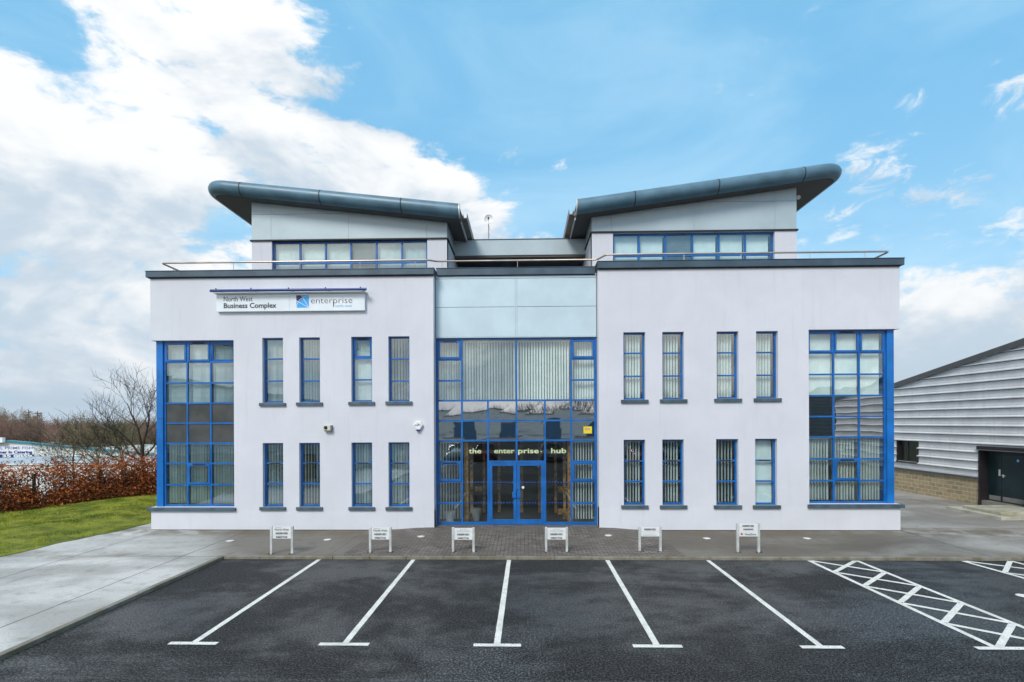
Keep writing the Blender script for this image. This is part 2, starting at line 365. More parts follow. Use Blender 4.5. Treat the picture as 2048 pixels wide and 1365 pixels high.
# ------------------------------------------------------------------ terrain
H0 = Vector(GP(0, 1031, .05)); H1 = Vector(GP(305, 996, .05))      # foot of the hedge
HD = (H1-H0).normalized(); HN = Vector((-HD.y, HD.x))
def smst(t): t = max(0, min(1, t)); return t*t*(3-2*t)
def hs(x, y): return (x-H0.x)*HN.x + (y-H0.y)*HN.y
def gz(x, y):
    s = hs(x, y); z = -.035 - 4.5*smst((s-1.6)/11)
    if y < -95: z += 9*smst((-95-y)/160)*smst((x+30)/60)
    return z
def axis_pts(lo, hi, st, far):
    a = []; t = lo
    while t <= hi: a.append(t); t += st
    s = st; t = hi
    while t < far: s *= 1.35; t += s; a.append(min(t, 3200))
    s = st; t = lo; pre = []
    while t > -far: s *= 1.35; t -= s; pre.append(max(t, -3200))
    return pre[::-1] + a
gx = axis_pts(-50, 40, 1.5, 2300); gy = axis_pts(-30, 60, 1.5, 2300)
T = MB(); T.v = [(x, y, gz(x, y)) for y in gy for x in gx]; nx = len(gx)
T.f = [(j*nx+i, j*nx+i+1, (j+1)*nx+i+1, (j+1)*nx+i) for j in range(len(gy)-1) for i in range(nx-1)]
T.obj('ground', M['terrain'], kind='structure', smooth=True)
# asphalt car park
A = MB(); xs = [-60+3*i for i in range(41)]; ys = [-92+3*i for i in range(35)] + [YK]
xs2 = [x for x in xs if x < XKL] ; 
A.quad((XKL, -92, 0), (15.5, -92, 0), (15.5, YK, 0), (XKL, YK, 0)); A.quad((-60, -92, 0), (XKL, -92, 0), (XKL, -4, 0), (-60, -4, 0)); A.quad((15.5, -92, 0), (70, -92, 0), (70, -4, 0), (15.5, -4, 0))
A.obj('car_park', M['asphalt'], kind='structure')
# pavement with the little ramp up to the doors
def ramp(x, y): return .085*smst((y-13.9)/1.8)*smst((x+4.6)/1.7)*smst((4.0-x)/1.7)
P = MB(); P.quad((-18, -4, ZP), (XKL-.12, -4, ZP), (XKL-.12, YK+.085, ZP), (60, YK+.085, ZP), (60, 42, ZP), (-18, 42, ZP))
P.obj('pavement', M['pave'], kind='structure')
# pavers
pl = [(GP(673, 1116.5, ZP), GP(762, 1060, ZP)), (GP(1374, 1114, ZP), GP(1300, 1060, ZP))]
P = MB(); NXg, NYg = 60, 26
for j in range(NYg+1):
    y = YK+.085 + (16.25-YK-.085)*j/NYg
    def xe(q):
        (xa, ya), (xb, yb) = q; return xa+(xb-xa)*min(1.05, max(0, (y-ya)/(yb-ya)))
    a, c = xe(pl[0]), xe(pl[1])
    for i in range(NXg+1):
        x = a+(c-a)*i/NXg; P.v.append((x, y, ZP+.004+ramp(x, y)))
for j in range(NYg):
    for i in range(NXg): P.f.append((j*(NXg+1)+i, j*(NXg+1)+i+1, (j+1)*(NXg+1)+i+1, (j+1)*(NXg+1)+i))
P.obj('paving', M['paver'], kind='structure', smooth=True)
# kerbs: stones with thin gaps
K = MB(); x = XKL
while x < 14.5:
    K.box(x+.003, x+.912, YK, YK+.085, -.02, ZP+.012+random.uniform(-.003, .003)); x += .915
y = YK-.003
while y > -4:
    K.box(XKL-.12, XKL, y-.912, y-.003, -.02, ZP+.012+random.uniform(-.004, .004)); y -= .915
K.box(XKL-.12, XKL, YK, YK+.085, -.02, ZP+.012)
K.obj('kerb', M['kerb'], kind='structure', bevel=.012)

# ------------------------------------------------------------------ road markings
ZL = .004
def strip(mb, p, q, w):
    p, q = Vector(p), Vector(q); d = (q-p).normalized(); n = Vector((-d.y, d.x))*w/2
    # slightly ragged edges, as worn paint has
    L = (q-p).length; k = max(2, int(L/.12)); a = []; c = []
    for i in range(k+1):
        t = p + (q-p)*i/k; a.append(t+n*(1+random.uniform(-.05, .03))); c.append(t-n*(1+random.uniform(-.05, .03)))
    for i in range(k): mb.quad((a[i].x, a[i].y, ZL), (c[i].x, c[i].y, ZL), (c[i+1].x, c[i+1].y, ZL), (a[i+1].x, a[i+1].y, ZL))
kx = [638, 827, 1018, 1214, 1414]; tx = [(332, 430, 382), (636, 737, 688), (947, 1042, 994), (1265, 1363, 1313), (1597, 1681, 1637)]
TY = GP(994, 1291, 0)[1]
for i in range(5):
    mk = MB(); a = (GP(kx[i], 1120, 0)[0], YK-.03); c = (GP(tx[i][2], 1290, 0)[0], TY+.05)
    strip(mk, a, c, .10)
    l, r = GP(tx[i][0], 1291, 0)[0], GP(tx[i][1], 1291, 0)[0]
    strip(mk, (l, TY), (r, TY), .10)
    mk.obj('road_marking', M['line'], kind='structure')
def hatch(xlt, xlb, xrt, xrb, n=5):
    """a hatched access strip: left line top/bottom x, right line top/bottom x"""
    global ZL
    mk = MB(); Lx = lambda y: xlb+(xlt-xlb)*(y-TY)/(YK-TY); Rx = lambda y: xrb+(xrt-xrb)*(y-TY)/(YK-TY); st = (YK-TY)/n
    strip(mk, (xlt, YK-.03), (xlb, TY+.05), .10); strip(mk, (xrt, YK-.03), (xrb, TY+.05), .10)
    for k in range(n):
        ya, yb = YK-.05-st*k, YK-st*(k+1)+.02
        ZL = .0045; strip(mk, (Rx(ya)-.05, ya), (Lx(yb)+.05, yb), .10); ZL = .005; strip(mk, (Lx(ya)+.05, ya), (Rx(yb)-.05, yb), .10)
    ZL = .004
    strip(mk, (xlb-.30, TY), (xrb+.30, TY), .10)
    mk.obj('road_marking', M['line'], kind='structure')
hA, hB, hC = GP(1612, 1119)[0], GP(1970, 1286)[0], GP(1706, 1119)[0]
qx, qy = GP(2048, 1256); hD = hC+(qx-hC)*(YK-TY)/(YK-qy)
hatch(hA, hB, hC, hD)
gA = GP(1911, 1118)[0]; qx, qy = GP(2048, 1157); gB = gA+(qx-gA)*(YK-TY)/(YK-qy); hatch(gA, gB, gA+hC-hA, gB+hD-hB)
# wheelchair symbol in the bay between the hatched strips (head, back, seat, wheel)
wm = MB()
def arc(mb, cx, cy, r, a0, a1, w, n=18):
    for i in range(n):
        t0, t1 = radians(a0+(a1-a0)*i/n), radians(a0+(a1-a0)*(i+1)/n)
        mb.quad(*[(cx+rr*cos(t), cy+rr*sin(t), ZL) for rr, t in ((r-w/2, t0), (r+w/2, t0), (r+w/2, t1), (r-w/2, t1))])
wcx, wcy = 9.42, 9.25
arc(wm, wcx, wcy, .34, 130, 380, .09)
strip(wm, (wcx-.02, wcy+.12), (wcx+.12, wcy+.74), .10); strip(wm, (wcx-.02, wcy+.12), (wcx+.36, wcy+.10), .09)
strip(wm, (wcx+.36, wcy+.10), (wcx+.52, wcy-.30), .09); strip(wm, (wcx+.09, wcy+.46), (wcx+.42, wcy+.44), .08)
wm.quad(*[(wcx+.17+.12*cos(2*pi*i/14), wcy+.92+.12*sin(2*pi*i/14), ZL) for i in range(14)])
wm.obj('road_marking', M['line'], kind='structure')
# the bays opposite, behind the camera (they show in the glass)
mk = MB()
for i in range(14): strip(mk, (-14+2.5*i, -6), (-14+2.5*i, -10.8), .10)
mk.obj('road_marking', M['line'], kind='structure')

# ------------------------------------------------------------------ the office building
YF = 15.84; YR = YF+.33                      # wing fronts, recessed entrance front
XL, XR = FX(301.5, 800, YF), FX(1800, 800, YF)
XCL, XCR = FX(867.5, 800, YF), FX(1197.5, 800, YF)
YB = YF+11.5
office = empty('office_building', ((XL+XR)/2, YF, 0), 'two storey pale lilac rendered office block with blue windows and two winged rooftop pavilions', 'building')
def zL(py, px=600, Y=YF): return FZ(px, py, Y)
def wall_grid(x0, x1, z0, z1, holes, y, depth=.14, back=.28):
    """front skin with openings and reveals"""
    mb = MB()
    xs = sorted(set([x0, x1]+[h[0] for h in holes]+[h[1] for h in holes])); zs = sorted(set([z0, z1]+[h[2] for h in holes]+[h[3] for h in holes]))
    inside = lambda cx, cz: any(h[0] < cx < h[1] and h[2] < cz < h[3] for h in holes)
    for i in range(len(xs)-1):
        for j in range(len(zs)-1):
            a, c, e, g = xs[i], xs[i+1], zs[j], zs[j+1]
            if inside((a+c)/2, (e+g)/2): continue
            mb.quad((a, y, e), (c, y, e), (c, y, g), (a, y, g)); mb.quad((a, y+back, e), (a, y+back, g), (c, y+back, g), (c, y+back, e))
    for h in holes:
        a, c, e, g = h[:4]
        mb.quad((a, y, e), (a, y, g), (a, y+back, g), (a, y+back, e)) if a > x0+1e-4 else None
        mb.quad((c, y, g), (c, y, e), (c, y+back, e), (c, y+back, g)) if c < x1-1e-4 else None
        mb.quad((a, y, g), (c, y, g), (c, y+back, g), (a, y+back, g)); mb.quad((a, y+back, e), (c, y+back, e), (c, y, e), (a, y, e))
    return mb
FLOOR1 = FZ(600, 875, YF)
def window(x0, x1, z0, z1, y, cols, rows, fw=.055, tw=.045, dep=.07, sashes=(), spand=(), spmat=None, blinds=(), name='window', parent=None, glassmat=None, merged=()):
    """cols/rows: inner mullion/transom positions (x low->high, z high->low)"""
    parent = parent or office
    mb = MB()
    mb.box(x0, x0+fw, y, y+dep, z0, z1); mb.box(x1-fw, x1, y, y+dep, z0, z1)
    mb.box(x0+fw, x1-fw, y+.002, y+dep-.002, z1-fw, z1); mb.box(x0+fw, x1-fw, y+.002, y+dep-.002, z0, z0+fw)
    X = [x0+fw/2]+list(cols)+[x1-fw/2]; Zs = [z1-fw/2]+list(rows)+[z0+fw/2]
    for c in cols: mb.box(c-tw/2, c+tw/2, y+.004, y+dep-.004, z0+fw-.004, z1-fw+.004)
    for r in rows:
        for i in range(len(X)-1):
            if (i, r) in merged: continue
            a = X[i]+(fw/2 if i == 0 else tw/2)-.003; c = X[i+1]-(fw/2 if i == len(X)-2 else tw/2)+.003
            mb.box(a, c, y+.007, y+dep-.007, r-tw/2, r+tw/2)
    w = mb.obj(name, M['blue'], parent)
    g = MB(); sp = MB(); nr = len(Zs)-1
    for i in range(len(X)-1):
        j = 0
        while j < nr:
            k = j+1
            while k < nr and (i, Zs[k]) in merged: k += 1
            a = X[i]+(fw/2 if i == 0 else tw/2)-.004; c = X[i+1]-(fw/2 if i == len(X)-2 else tw/2)+.004
            t = Zs[j]-(fw/2 if j == 0 else tw/2)+.004; u = Zs[k]+(fw/2 if k == nr else tw/2)-.004
            if (i, j) in spand: sp.quad((a, y+.03, u), (c, y+.03, u), (c, y+.03, t), (a, y+.03, t))
            else:
                cell = [s for s in sashes if s[0] == i and s[1] == j]
                if cell:
                    s = cell[0]; ang = s[2] if len(s) > 2 else 0; sm = MB(); sw = .055
                    hz = t-.004; yy = y-.018
                    def rot(v):
                        dy, dz = v[1]-(yy+.045), v[2]-hz
                        return (v[0], yy+.045+dy*cos(ang)+dz*sin(ang), hz-dy*sin(ang)+dz*cos(ang))
                    A_, C_ = a+.002, c-.002; U_, T_ = u+.002, t-.002
                    for bx in ((A_, A_+sw, U_, T_), (C_-sw, C_, U_, T_), (A_+sw, C_-sw, T_-sw, T_), (A_+sw, C_-sw, U_, U_+sw)):
                        sm.box(bx[0], bx[1], yy+(.002 if bx[0] > A_ and bx[1] < C_ else 0), yy+.045, bx[2], bx[3])
                    sm.v = [rot(v) for v in sm.v]
                    sm.obj('sash', M['blue'], w)
                    if len(s) > 3:
                        vt = MB(); m_ = (a+c)/2; hw = (c-a)*.27; vt.box(m_-hw, m_+hw, yy-.012, yy, T_-.028, T_+.012); vt.obj('trickle_vent', M['dark'], w)
                    gq = MB(); gq.quad((A_+sw-.004, yy+.02, U_+sw-.004), (C_-sw+.004, yy+.02, U_+sw-.004), (C_-sw+.004, yy+.02, T_-sw+.004), (A_+sw-.004, yy+.02, T_-sw+.004))
                    for q in gq.f: g.quad(*[rot(gq.v[n]) for n in q])
                else:
                    e1, e2 = random.uniform(-.0012, .0012), random.uniform(-.0015, .0015)
                    g.quad((a, y+.03+e1, u), (c, y+.03-e1, u), (c, y+.03+e2, t), (a, y+.03-e2, t))
            j = k
    if g.f: g.obj('pane', glassmat or M['glass'], w)
    if sp.f: sp.obj('spandrel_panel', spmat or M['spandrel'], w)
    for (a, c, u, t, ang, width, pitch) in blinds:
        th_ = math.degrees(math.atan2(abs((a+c)/2), y)); ang = math.copysign(abs(ang)+th_, (a+c)/2*-1)
        bl = MB(); q = a+.03; yy = y+.16
        bl.box(a+.01, c-.01, yy-.02, yy+.02, t-.05, t-.005)
        while q < c-.02:
            an = radians(ang+random.uniform(-5, 5)); dx, dy = cos(an)*width/2, sin(an)*width/2
            lean = random.uniform(-.004, .004)
            bl.quad((q-dx+lean, yy-dy, u+.03), (q+dx+lean, yy+dy, u+.03), (q+dx, yy+dy, t-.05), (q-dx, yy-dy, t-.05)); q += pitch
        bl.obj('blind', M['slat'], w)
    return w

def slim(pxl, pxr, ptop, psill, trs, ang, dens=.088, top_sash=0, mid_vent=False, blind='v', reveal=.13):
    x0, x1 = FX(pxl, (ptop+psill)/2, YF), FX(pxr, (ptop+psill)/2, YF); pm = (pxl+pxr)/2
    z0, z1 = FZ(pm, psill, YF), FZ(pm, ptop, YF); y = YF+reveal
    rows = [FZ(pm, t, y) for t in trs]; fw = .05
    bl = [(x0+fw, x1-fw, z0+.03, z1-.01, ang, .089, dens)] if blind == 'v' else []
    w = window(x0, x1, z0, z1, y, [], rows, fw, .045, sashes=([(0, 0, top_sash, 1)] if top_sash is not None else []), blinds=bl)
    if blind == 'roller':
        r = MB(); r.quad((x0+.05, y+.14, z0+.02), (x1-.05, y+.14, z0+.02), (x1-.05, y+.14, z1-.02), (x0+.05, y+.14, z1-.02)); r.obj('blind', M['slat'], w)
    if mid_vent:
        vt = MB(); m_ = (x0+x1)/2; vt.box(m_-.16, m_+.16, y-.014, y+.006, rows[0]-.018, rows[0]+.014); vt.obj('trickle_vent', M['dark'], w)
    s = MB(); so_ = .085; s.box(x0-so_, x1+so_, YF-.06, YF+.001, z0-.105, z0-.005); s.box(x0+.001, x1-.001, YF+.001, YF+reveal-.001, z0-.02, z0-.006+.008)
    s.obj('sill', M['sill'], w, bevel=.006)
    return (x0, x1, z0, z1)
holesL = []; holesR = []
up = dict(reveal=.13)
for (a, c, an, ts, de) in ((524.7, 566.3, 28, None, .085), (598.5, 640, 40, None, .085), (702.6, 744, 12, -.07, .085), (776.8, 819, 52, None, .09)):
    holesL.append(slim(a, c, 676-(a-524)*.012, 806-(a-524)*.012, (718.5, 762.5) if ts is None else (717, 760), an, de, top_sash=ts))
for (a, c, an, de) in ((525.5, 566.5, 46, .088), (598.5, 640, 70, .092), (703, 744.5, 40, .085), (777, 819, 44, .085)):
    holesL.append(slim(a, c, 886.6-(a-524)*.006, 1014, (927, 968), an, de, top_sash=None, mid_vent=True))
for (a, c, an, de) in ((1247, 1290.6, 46, .088), (1324.8, 1368, 48, .088), (1433.4, 1477, 44, .088), (1512.4, 1556, 40, .088)):
    holesR.append(slim(a, c, 664.8-(a-1247)*.0085, 799.6-(a-1247)*.011, (707-(a-1247)*.006, 753-(a-1247)*.008), an, de, top_sash=None))
for (a, c, an, de, bt) in ((1247.5, 1290.6, 66, .088, 'v'), (1324.8, 1368, 62, .088, 'v'), (1432.5, 1477, 66, .098, 'v'), (1510.5, 1554.5, 0, .08, 'roller')):
    holesR.append(slim(a, c, 880-(a-1247)*.0075, 1010.5, (922.5-(a-1247)*.005, 963.5-(a-1247)*.003), an, de, top_sash=None, mid_vent=True, blind=bt))
# corner bays
def bay(left):
    y = YF+.16
    if left:
        gx0, gx1 = FX(328, 850, y), FX(468, 850, YF); px = XL+.10; z1, z0 = FZ(385, 681, YF), FZ(385, 1015, YF)
        cols = [FX(374.6, 850, y), FX(421.5, 850, y)]; rows = [FZ(400, t, y) for t in (724.5, 766.4, 807, 847, 887.3, 927.5, 970)]
        hole = (XL, gx1, z0, z1); pil = (px, gx0); bang = (52, .088)
    else:
        gx0, gx1 = FX(1618, 850, YF), FX(1772, 850, y); px = XR-.10; z1, z0 = FZ(1700, 659, YF), FZ(1700, 1008.5, YF)
        cols = [FX(1667.8, 850, y), FX(1719, 850, y)]; rows = [FZ(1695, t, y) for t in (706, 749, 791.5, 833.4, 874.7, 918.2, 961.8)]
        hole = (gx0, XR, z0, z1); pil = (gx1, px); bang = (-50, .082)
    e = [gx0+.05]+cols+[gx1-.05]
    zs = [z1-.03]+rows+[z0+.03]; bl = []
    for i in range(3):
        bl.append((e[i]+.02, e[i+1]-.02, zs[3]-.02, zs[0], (14 if i < 2 else 26) if left else 8, .089, .084))
        bl.append((e[i]+.02, e[i+1]-.02, zs[8]+.02, zs[5], 46 if left else 54, .089, .088))
    sash = [(0, 0), (1, 0, 0, 1), (2, 0, -.09 if left else 0), (1, 6, 0, 1)]
    w = window(gx0, gx1, z0, z1, y, cols, rows, .06, .05, sashes=sash, spand=[(i, j) for i in range(3) for j in (3, 4)], spmat=M['greyspandrel'] if left else M['spandrel'], blinds=bl, name='corner_window')
    s = MB(); s.box(min(pil), max(pil), y-.05, y+.95, z0+.001, z1-.001)
    s.obj('corner_panel', M['bluepanel'], w)
    jt = MB(); jz = FZ(320 if left else 1785, 838 if left else 819, y); jt.box(min(pil)-.002, max(pil)+.002, y-.053, y+.952, jz-.006, jz+.006); jt.obj('panel_joint', M['dark'], w)
    s = MB()
    if left: s.box(XL-.09, gx1+.06, YF-.07, YF-.0015, z0-.115, z0-.012); s.box(XL-.09, gx1-.002, YF-.0015, y+.02, z0-.115+.02, z0-.001); s.box(XL-.09, XL+.1, y+.02, y+1.1, z0-.115+.02, z0-.001)
    else: s.box(gx0-.06, XR+.09, YF-.07, YF-.0015, z0-.115, z0-.012); s.box(gx0+.002, XR+.09, YF-.0015, y+.02, z0-.115+.02, z0-.001); s.box(XR-.1, XR+.09, y+.02, y+1.1, z0-.115+.02, z0-.001)
    s.obj('sill', M['sill'], w, bevel=.006)
    return hole
hl = bay(True); hr = bay(False)
ZTL = FZ(585, 553.5, YF); ZTR = FZ(1500, 535, YF); ZTC = FZ(1032, 551, YR)      # undersides of the three copings
# wing fronts
def wing(x0, x1, zt, holes, bayh, left):
    zb = bayh[2]-.10
    mb = wall_grid(x0, x1, zb, zt, holes+[bayh], YF)
    mb.obj('wall', M['render'], office)
    pb = MB(); pb.box(x0, x1, YF, YF+.28, -.05, zb); pb.obj('plinth_wall', M['plinth'], office)
    pb = MB(); pb.box(x0, x1, YF-.006, YF-.001, ZP-.01, ZP+.016); pb.obj('base_joint', M['dark'], office)
wing(XL, XCL, ZTL, holesL, hl, True); wing(XCR, XR, ZTR, holesR, hr, False)
# returns at the entrance recess, side walls, rear wall, slabs
mb = MB(); mb.quad((XCL, YF, -.05), (XCL, YR+.3, -.05), (XCL, YR+.3, ZTL), (XCL, YF, ZTL)); mb.obj('recess_wall', M['render'], office); mb = MB(); mb.quad((XCR, YF, -.05), (XCR, YF, ZTR), (XCR, YR+.3, ZTR), (XCR, YR+.3, -.05))
mb.obj('recess_wall', M['render'], office)
for x, zt, h, s in ((XL, ZTL, hl, 1), (XR, ZTR, hr, -1)):
    mb = MB(); x2 = x+s*.25
    for (ya, yb, za, zb) in ((YF+.28, YB, -.05, h[2]-.1), (YF+1.1, YB, h[2]-.1, h[3]), (YF+.28, YB, h[3], zt)):
        mb.box(min(x, x2), max(x, x2), ya, yb, za, zb)
    mb.obj('side_wall', M['render'], office)
mb = MB(); mb.box(XL+.25, XR-.25, YB-.25, YB, -.05, ZTL); mb.obj('rear_wall', M['render'], office)
ZTER = ZTL-.75
mb = MB(); mb.box(XL+.26, XR-.26, YR+.21, YB-.26, ZTER-.3, ZTER); mb.box(XL+.26, XCL-.05, YF+.285, YR+.21, ZTER-.3, ZTER); mb.box(XCR+.05, XR-.26, YF+.285, YR+.21, ZTER-.3, ZTER); mb.obj('roof_deck', M['soffit'], office)
# interior: floor, ceilings, partitions
ZF1a = FZ(385, 848, YF)
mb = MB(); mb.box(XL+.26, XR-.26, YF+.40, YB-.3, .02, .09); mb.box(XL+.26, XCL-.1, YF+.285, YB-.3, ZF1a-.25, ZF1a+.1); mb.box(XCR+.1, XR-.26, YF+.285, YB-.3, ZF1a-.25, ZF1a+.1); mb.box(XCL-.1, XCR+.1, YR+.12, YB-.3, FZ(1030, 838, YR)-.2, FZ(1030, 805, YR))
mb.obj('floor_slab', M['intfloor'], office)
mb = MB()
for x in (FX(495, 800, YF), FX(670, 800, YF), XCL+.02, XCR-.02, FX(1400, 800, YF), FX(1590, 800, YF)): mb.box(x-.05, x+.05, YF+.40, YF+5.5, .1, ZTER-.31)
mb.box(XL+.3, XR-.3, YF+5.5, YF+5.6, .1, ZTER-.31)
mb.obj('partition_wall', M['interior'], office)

# copings
def coping(x0, x1, y, z0, z1, el, er, dep=.45):
    mb = MB(); mb.box(x0-el, x1+er, y-.09, y+dep, z0, z1-.02); mb.box(x0-el-.015, x1+er+.015, y-.105, y+dep+.01, z1-.02, z1); return mb
cl0, cl1 = ZTL, FZ(585, 538.5, YF-.1); cr0, cr1 = ZTR, FZ(1500, 518.5, YF-.1); cc0, cc1 = ZTC, FZ(1032, 534, YR-.1)
coping(XL, XCL, YF, cl0, cl1, .09, .03).obj('coping', M['coping'], office, bevel=.01)
coping(XCR, XR, YF, cr0, cr1, .03, .09).obj('coping', M['coping'], office, bevel=.01)
coping(XCL+.05, XCR-.05, YR+.02, cc0, cc1, 0, 0, .4).obj('coping', M['coping'], office, bevel=.01)
for x, z0, z1, s in ((XL, cl0, cl1, 1), (XR, cr0, cr1, -1)):
    mb = MB(); a, c = x-s*.09, x+s*.45; mb.box(min(a, c), max(a, c), YF+.461, YB, z0, z1-.004); mb.obj('coping', M['coping'], office)
# sealing strip between render and coping
for x0, x1, y, z in ((XL, XCL, YF, cl0), (XCR, XR, YF, cr0)):
    mb = MB(); mb.box(x0-.03, x1+.01, y-.045, y-.002, z-.03, z-.001); mb.obj('drip_trim', M['dark'], office)

# entrance front: cladding above, glazed screen below
zc0, zc1 = FZ(1032, 675.5, YR), cc0
mb = MB(); xm = FX(1032.3, 600, YR); zj = FZ(1032, 614, YR)
for (a, c) in ((XCL+.02, xm-.03), (xm+.03, XCR-.02)):
    mb.box(a, c, YR, YR+.06, zc0+.03, zj-.006); mb.box(a, c, YR, YR+.06, zj+.006, zc1-.10)
mb.box(xm-.026, xm+.026, YR-.006, YR+.05, zc0+.03, zc1-.10)
mb.box(XCL+.02, XCR-.02, YR-.004, YR+.05, zc1-.09, zc1-.02); mb.box(XCL+.02, XCR-.02, YR-.012, YR+.05, zc0, zc0+.022)
mb.obj('cladding_panel', M['cladding'], office, bevel=.003)
mb = MB(); mb.box(XCL, XCR, YR+.061, YR+.2, zc0-.02, zc1); mb.obj('cladding_backing', M['dark'], office)
ye = YR+.05; ZG = ZP+.085
ex = [FX(p, 860, ye) for p in (923.8, 975.9, 1033, 1090, 1142.8)]
ez = [FZ(1032, p, ye) for p in (719, 761, 801.2, 841.6, 881.5, 924, 963.7, 1007)]
E_ = MB(); x0, x1 = XCL+.005, XCR-.005; z0, z1 = ZG+.004, zc0-.004; fw = .075; tw = .055; dp = .09
E_.box(x0, x0+fw, ye, ye+dp, z0, z1); E_.box(x1-fw, x1, ye, ye+dp, z0, z1); E_.box(x0+fw, x1-fw, ye+.002, ye+dp-.002, z1-.05, z1)
for a, c in ((x0+fw, ex[1]-.03), (ex[3]+.03, x1-fw)): E_.box(a, c, ye+.002, ye+dp-.002, z0, z0+.09)
for i, xx in enumerate(ex):
    top = ez[2]-.02 if i in (1, 3) else z1-.045; bot = z0+.085 if i in (0, 4) else (z0 if i in (1, 3) else ez[5]+.01)
    E_.box(xx-tw/2, xx+tw/2, ye+.004, ye+dp-.004, bot, top)
def tr(a, c, z, w=tw): E_.box(a, c, ye+.007, ye+dp-.007, z-w/2, z+w/2)
L_, R_ = x0+fw-.003, x1-fw+.003; h = tw/2-.003
for z in ez: tr(L_, ex[0]-h, z); tr(ex[4]+h, R_, z)
for z in (ez[2], ez[3], ez[4]):
    if z == ez[2]: tr(ex[0]+h, ex[2]-h, z); tr(ex[2]+h, ex[4]-h, z)
    else:
        for i in range(4): tr(ex[i]+h, ex[i+1]-h, z)
tr(ex[1]+h, ex[3]-h, ez[5], .07)
scr = E_.obj('entrance_screen', M['blue'], office)
g = MB()
def gq(mb, a, c, u, t, y=ye+.04):
    e1, e2 = random.uniform(-.0012, .0012), random.uniform(-.0018, .0018); mb.quad((a, y+e1, u), (c, y-e1, u), (c, y+e2, t), (a, y-e2, t))
colx = [x0+fw]+ex+[x1-fw]; zz = [z1-.05]+ez+[z0+.09]
for i in (0, 5):
    for j in range(9):
        if j in (0, 6):
            a, c, u, t = colx[i]+(h if i else 0), colx[i+1]-(h if not i else 0), zz[j+1]+h, zz[j]-h
            sm = MB(); sw = .06; yy = ye-.02
            for bx in ((a, a+sw, u, t), (c-sw, c, u, t)): sm.box(bx[0], bx[1], yy, yy+.05, bx[2], bx[3])
            for bx in ((a+sw, c-sw, t-sw, t), (a+sw, c-sw, u, u+sw)): sm.box(bx[0], bx[1], yy+.003, yy+.047, bx[2], bx[3])
            sm.obj('sash', M['blue'], scr)
            if i == 0:
                vt = MB(); m_ = (a+c)/2; vt.box(m_-.22, m_+.22, yy-.012, yy, t-.03, t+.01); vt.obj('trickle_vent', M['dark'], scr)
            gq(g, a+sw, c-sw, u+sw, t-sw, yy+.025)
        elif j not in (3, 4): gq(g, colx[i], colx[i+1], zz[j+1], zz[j])
for a, c in ((ex[0], ex[2]), (ex[2], ex[4])): gq(g, a, c, ez[2], z1-.05)
g.obj('pane', M['glass'], scr)
d = MB()
for a, c in ((ex[0], ex[1]), (ex[3], ex[4])): gq(d, a, c, z0+.09, ez[4])
for a, c in ((ex[1], ex[2]), (ex[2], ex[3])): gq(d, a, c, ez[5], ez[4])
d.obj('pane', M['doorglass'], scr)
sp = MB()
for i in range(6):
    gq(sp, colx[i], colx[i+1], ez[3], ez[2]); gq(sp, colx[i], colx[i+1], ez[4], ez[3])
sp.obj('spandrel_panel', M['spandrel'], scr)
bl = MB()
def slats(mb, a, c, u, t, yy, ang, width=.089, pitch=.08):
    mb.box(a+.01, c-.01, yy-.02, yy+.02, t-.05, t-.005); q = a+.03
    while q < c-.02:
        an = radians(ang+random.uniform(-5, 5)); dx, dy = cos(an)*width/2, sin(an)*width/2; le = random.uniform(-.004, .004)
        mb.quad((q-dx+le, yy-dy, u), (q+dx+le, yy+dy, u), (q+dx, yy+dy, t-.05), (q-dx, yy-dy, t-.05)); q += pitch
yb_ = ye+.24
slats(bl, x0+fw, ex[0]-.03, ez[2]+.02, z1-.05, yb_, 52); slats(bl, ex[0]+.03, ex[2]-.02, ez[2]+.02, z1-.05, yb_, 50, .089, .088); slats(bl, ex[2]+.02, ex[4]-.03, ez[2]+.02, z1-.05, yb_, -50, .089, .088); slats(bl, ex[4]+.03, x1-fw, ez[2]+.02, z1-.05, yb_, -50)
slats(bl, x0+fw, ex[0]-.03, z0+.15, ez[4]-.03, yb_, 74, .089, .09); slats(bl, ex[4]+.03, x1-fw, z0+.15, ez[4]-.03, yb_, -74, .089, .085)
bl.obj('blind', M['slat'], scr)
# vinyl lettering and the two rows of manifestation squares
M['vinyl'] = simple('pale_vinyl_letters', (.66, .74, .42), .5, 0, .05)
M['vinylblue'] = simple('blue_vinyl', (.01, .10, .52), .45)
zt_ = FZ(1032, 907, ye)
for body, a, c in (('the', 937.7, 962.6), ('enter', 987.6, 1028.6), ('prise', 1035.3, 1076.6), ('hub', 1101.3, 1131.5)):
    xa, xc = FX(a, 900, ye), FX(c, 900, ye)
    text_mesh('lettering', body, .225, M['vinyl'], scr, xa, ye+.030, zt_, bold=.003, width=xc-xa)
dots = MB()
for zp in (965.2, 1006):
    z = FZ(1032, zp, ye)
    for a, c in ((ex[0]+.05, ex[1]-.03), (ex[1]+.13, ex[2]-.13), (ex[2]+.13, ex[3]-.13), (ex[3]+.04, ex[4]-.05)):
        n = int((c-a)/.09)
        for i in range(n+1):
            xx = a+(c-a)*i/max(1, n); dots.box(xx-.017, xx+.017, ye+.028, ye+.032, z-.017, z+.017)
dots.obj('manifestation', M['vinylblue'], scr)
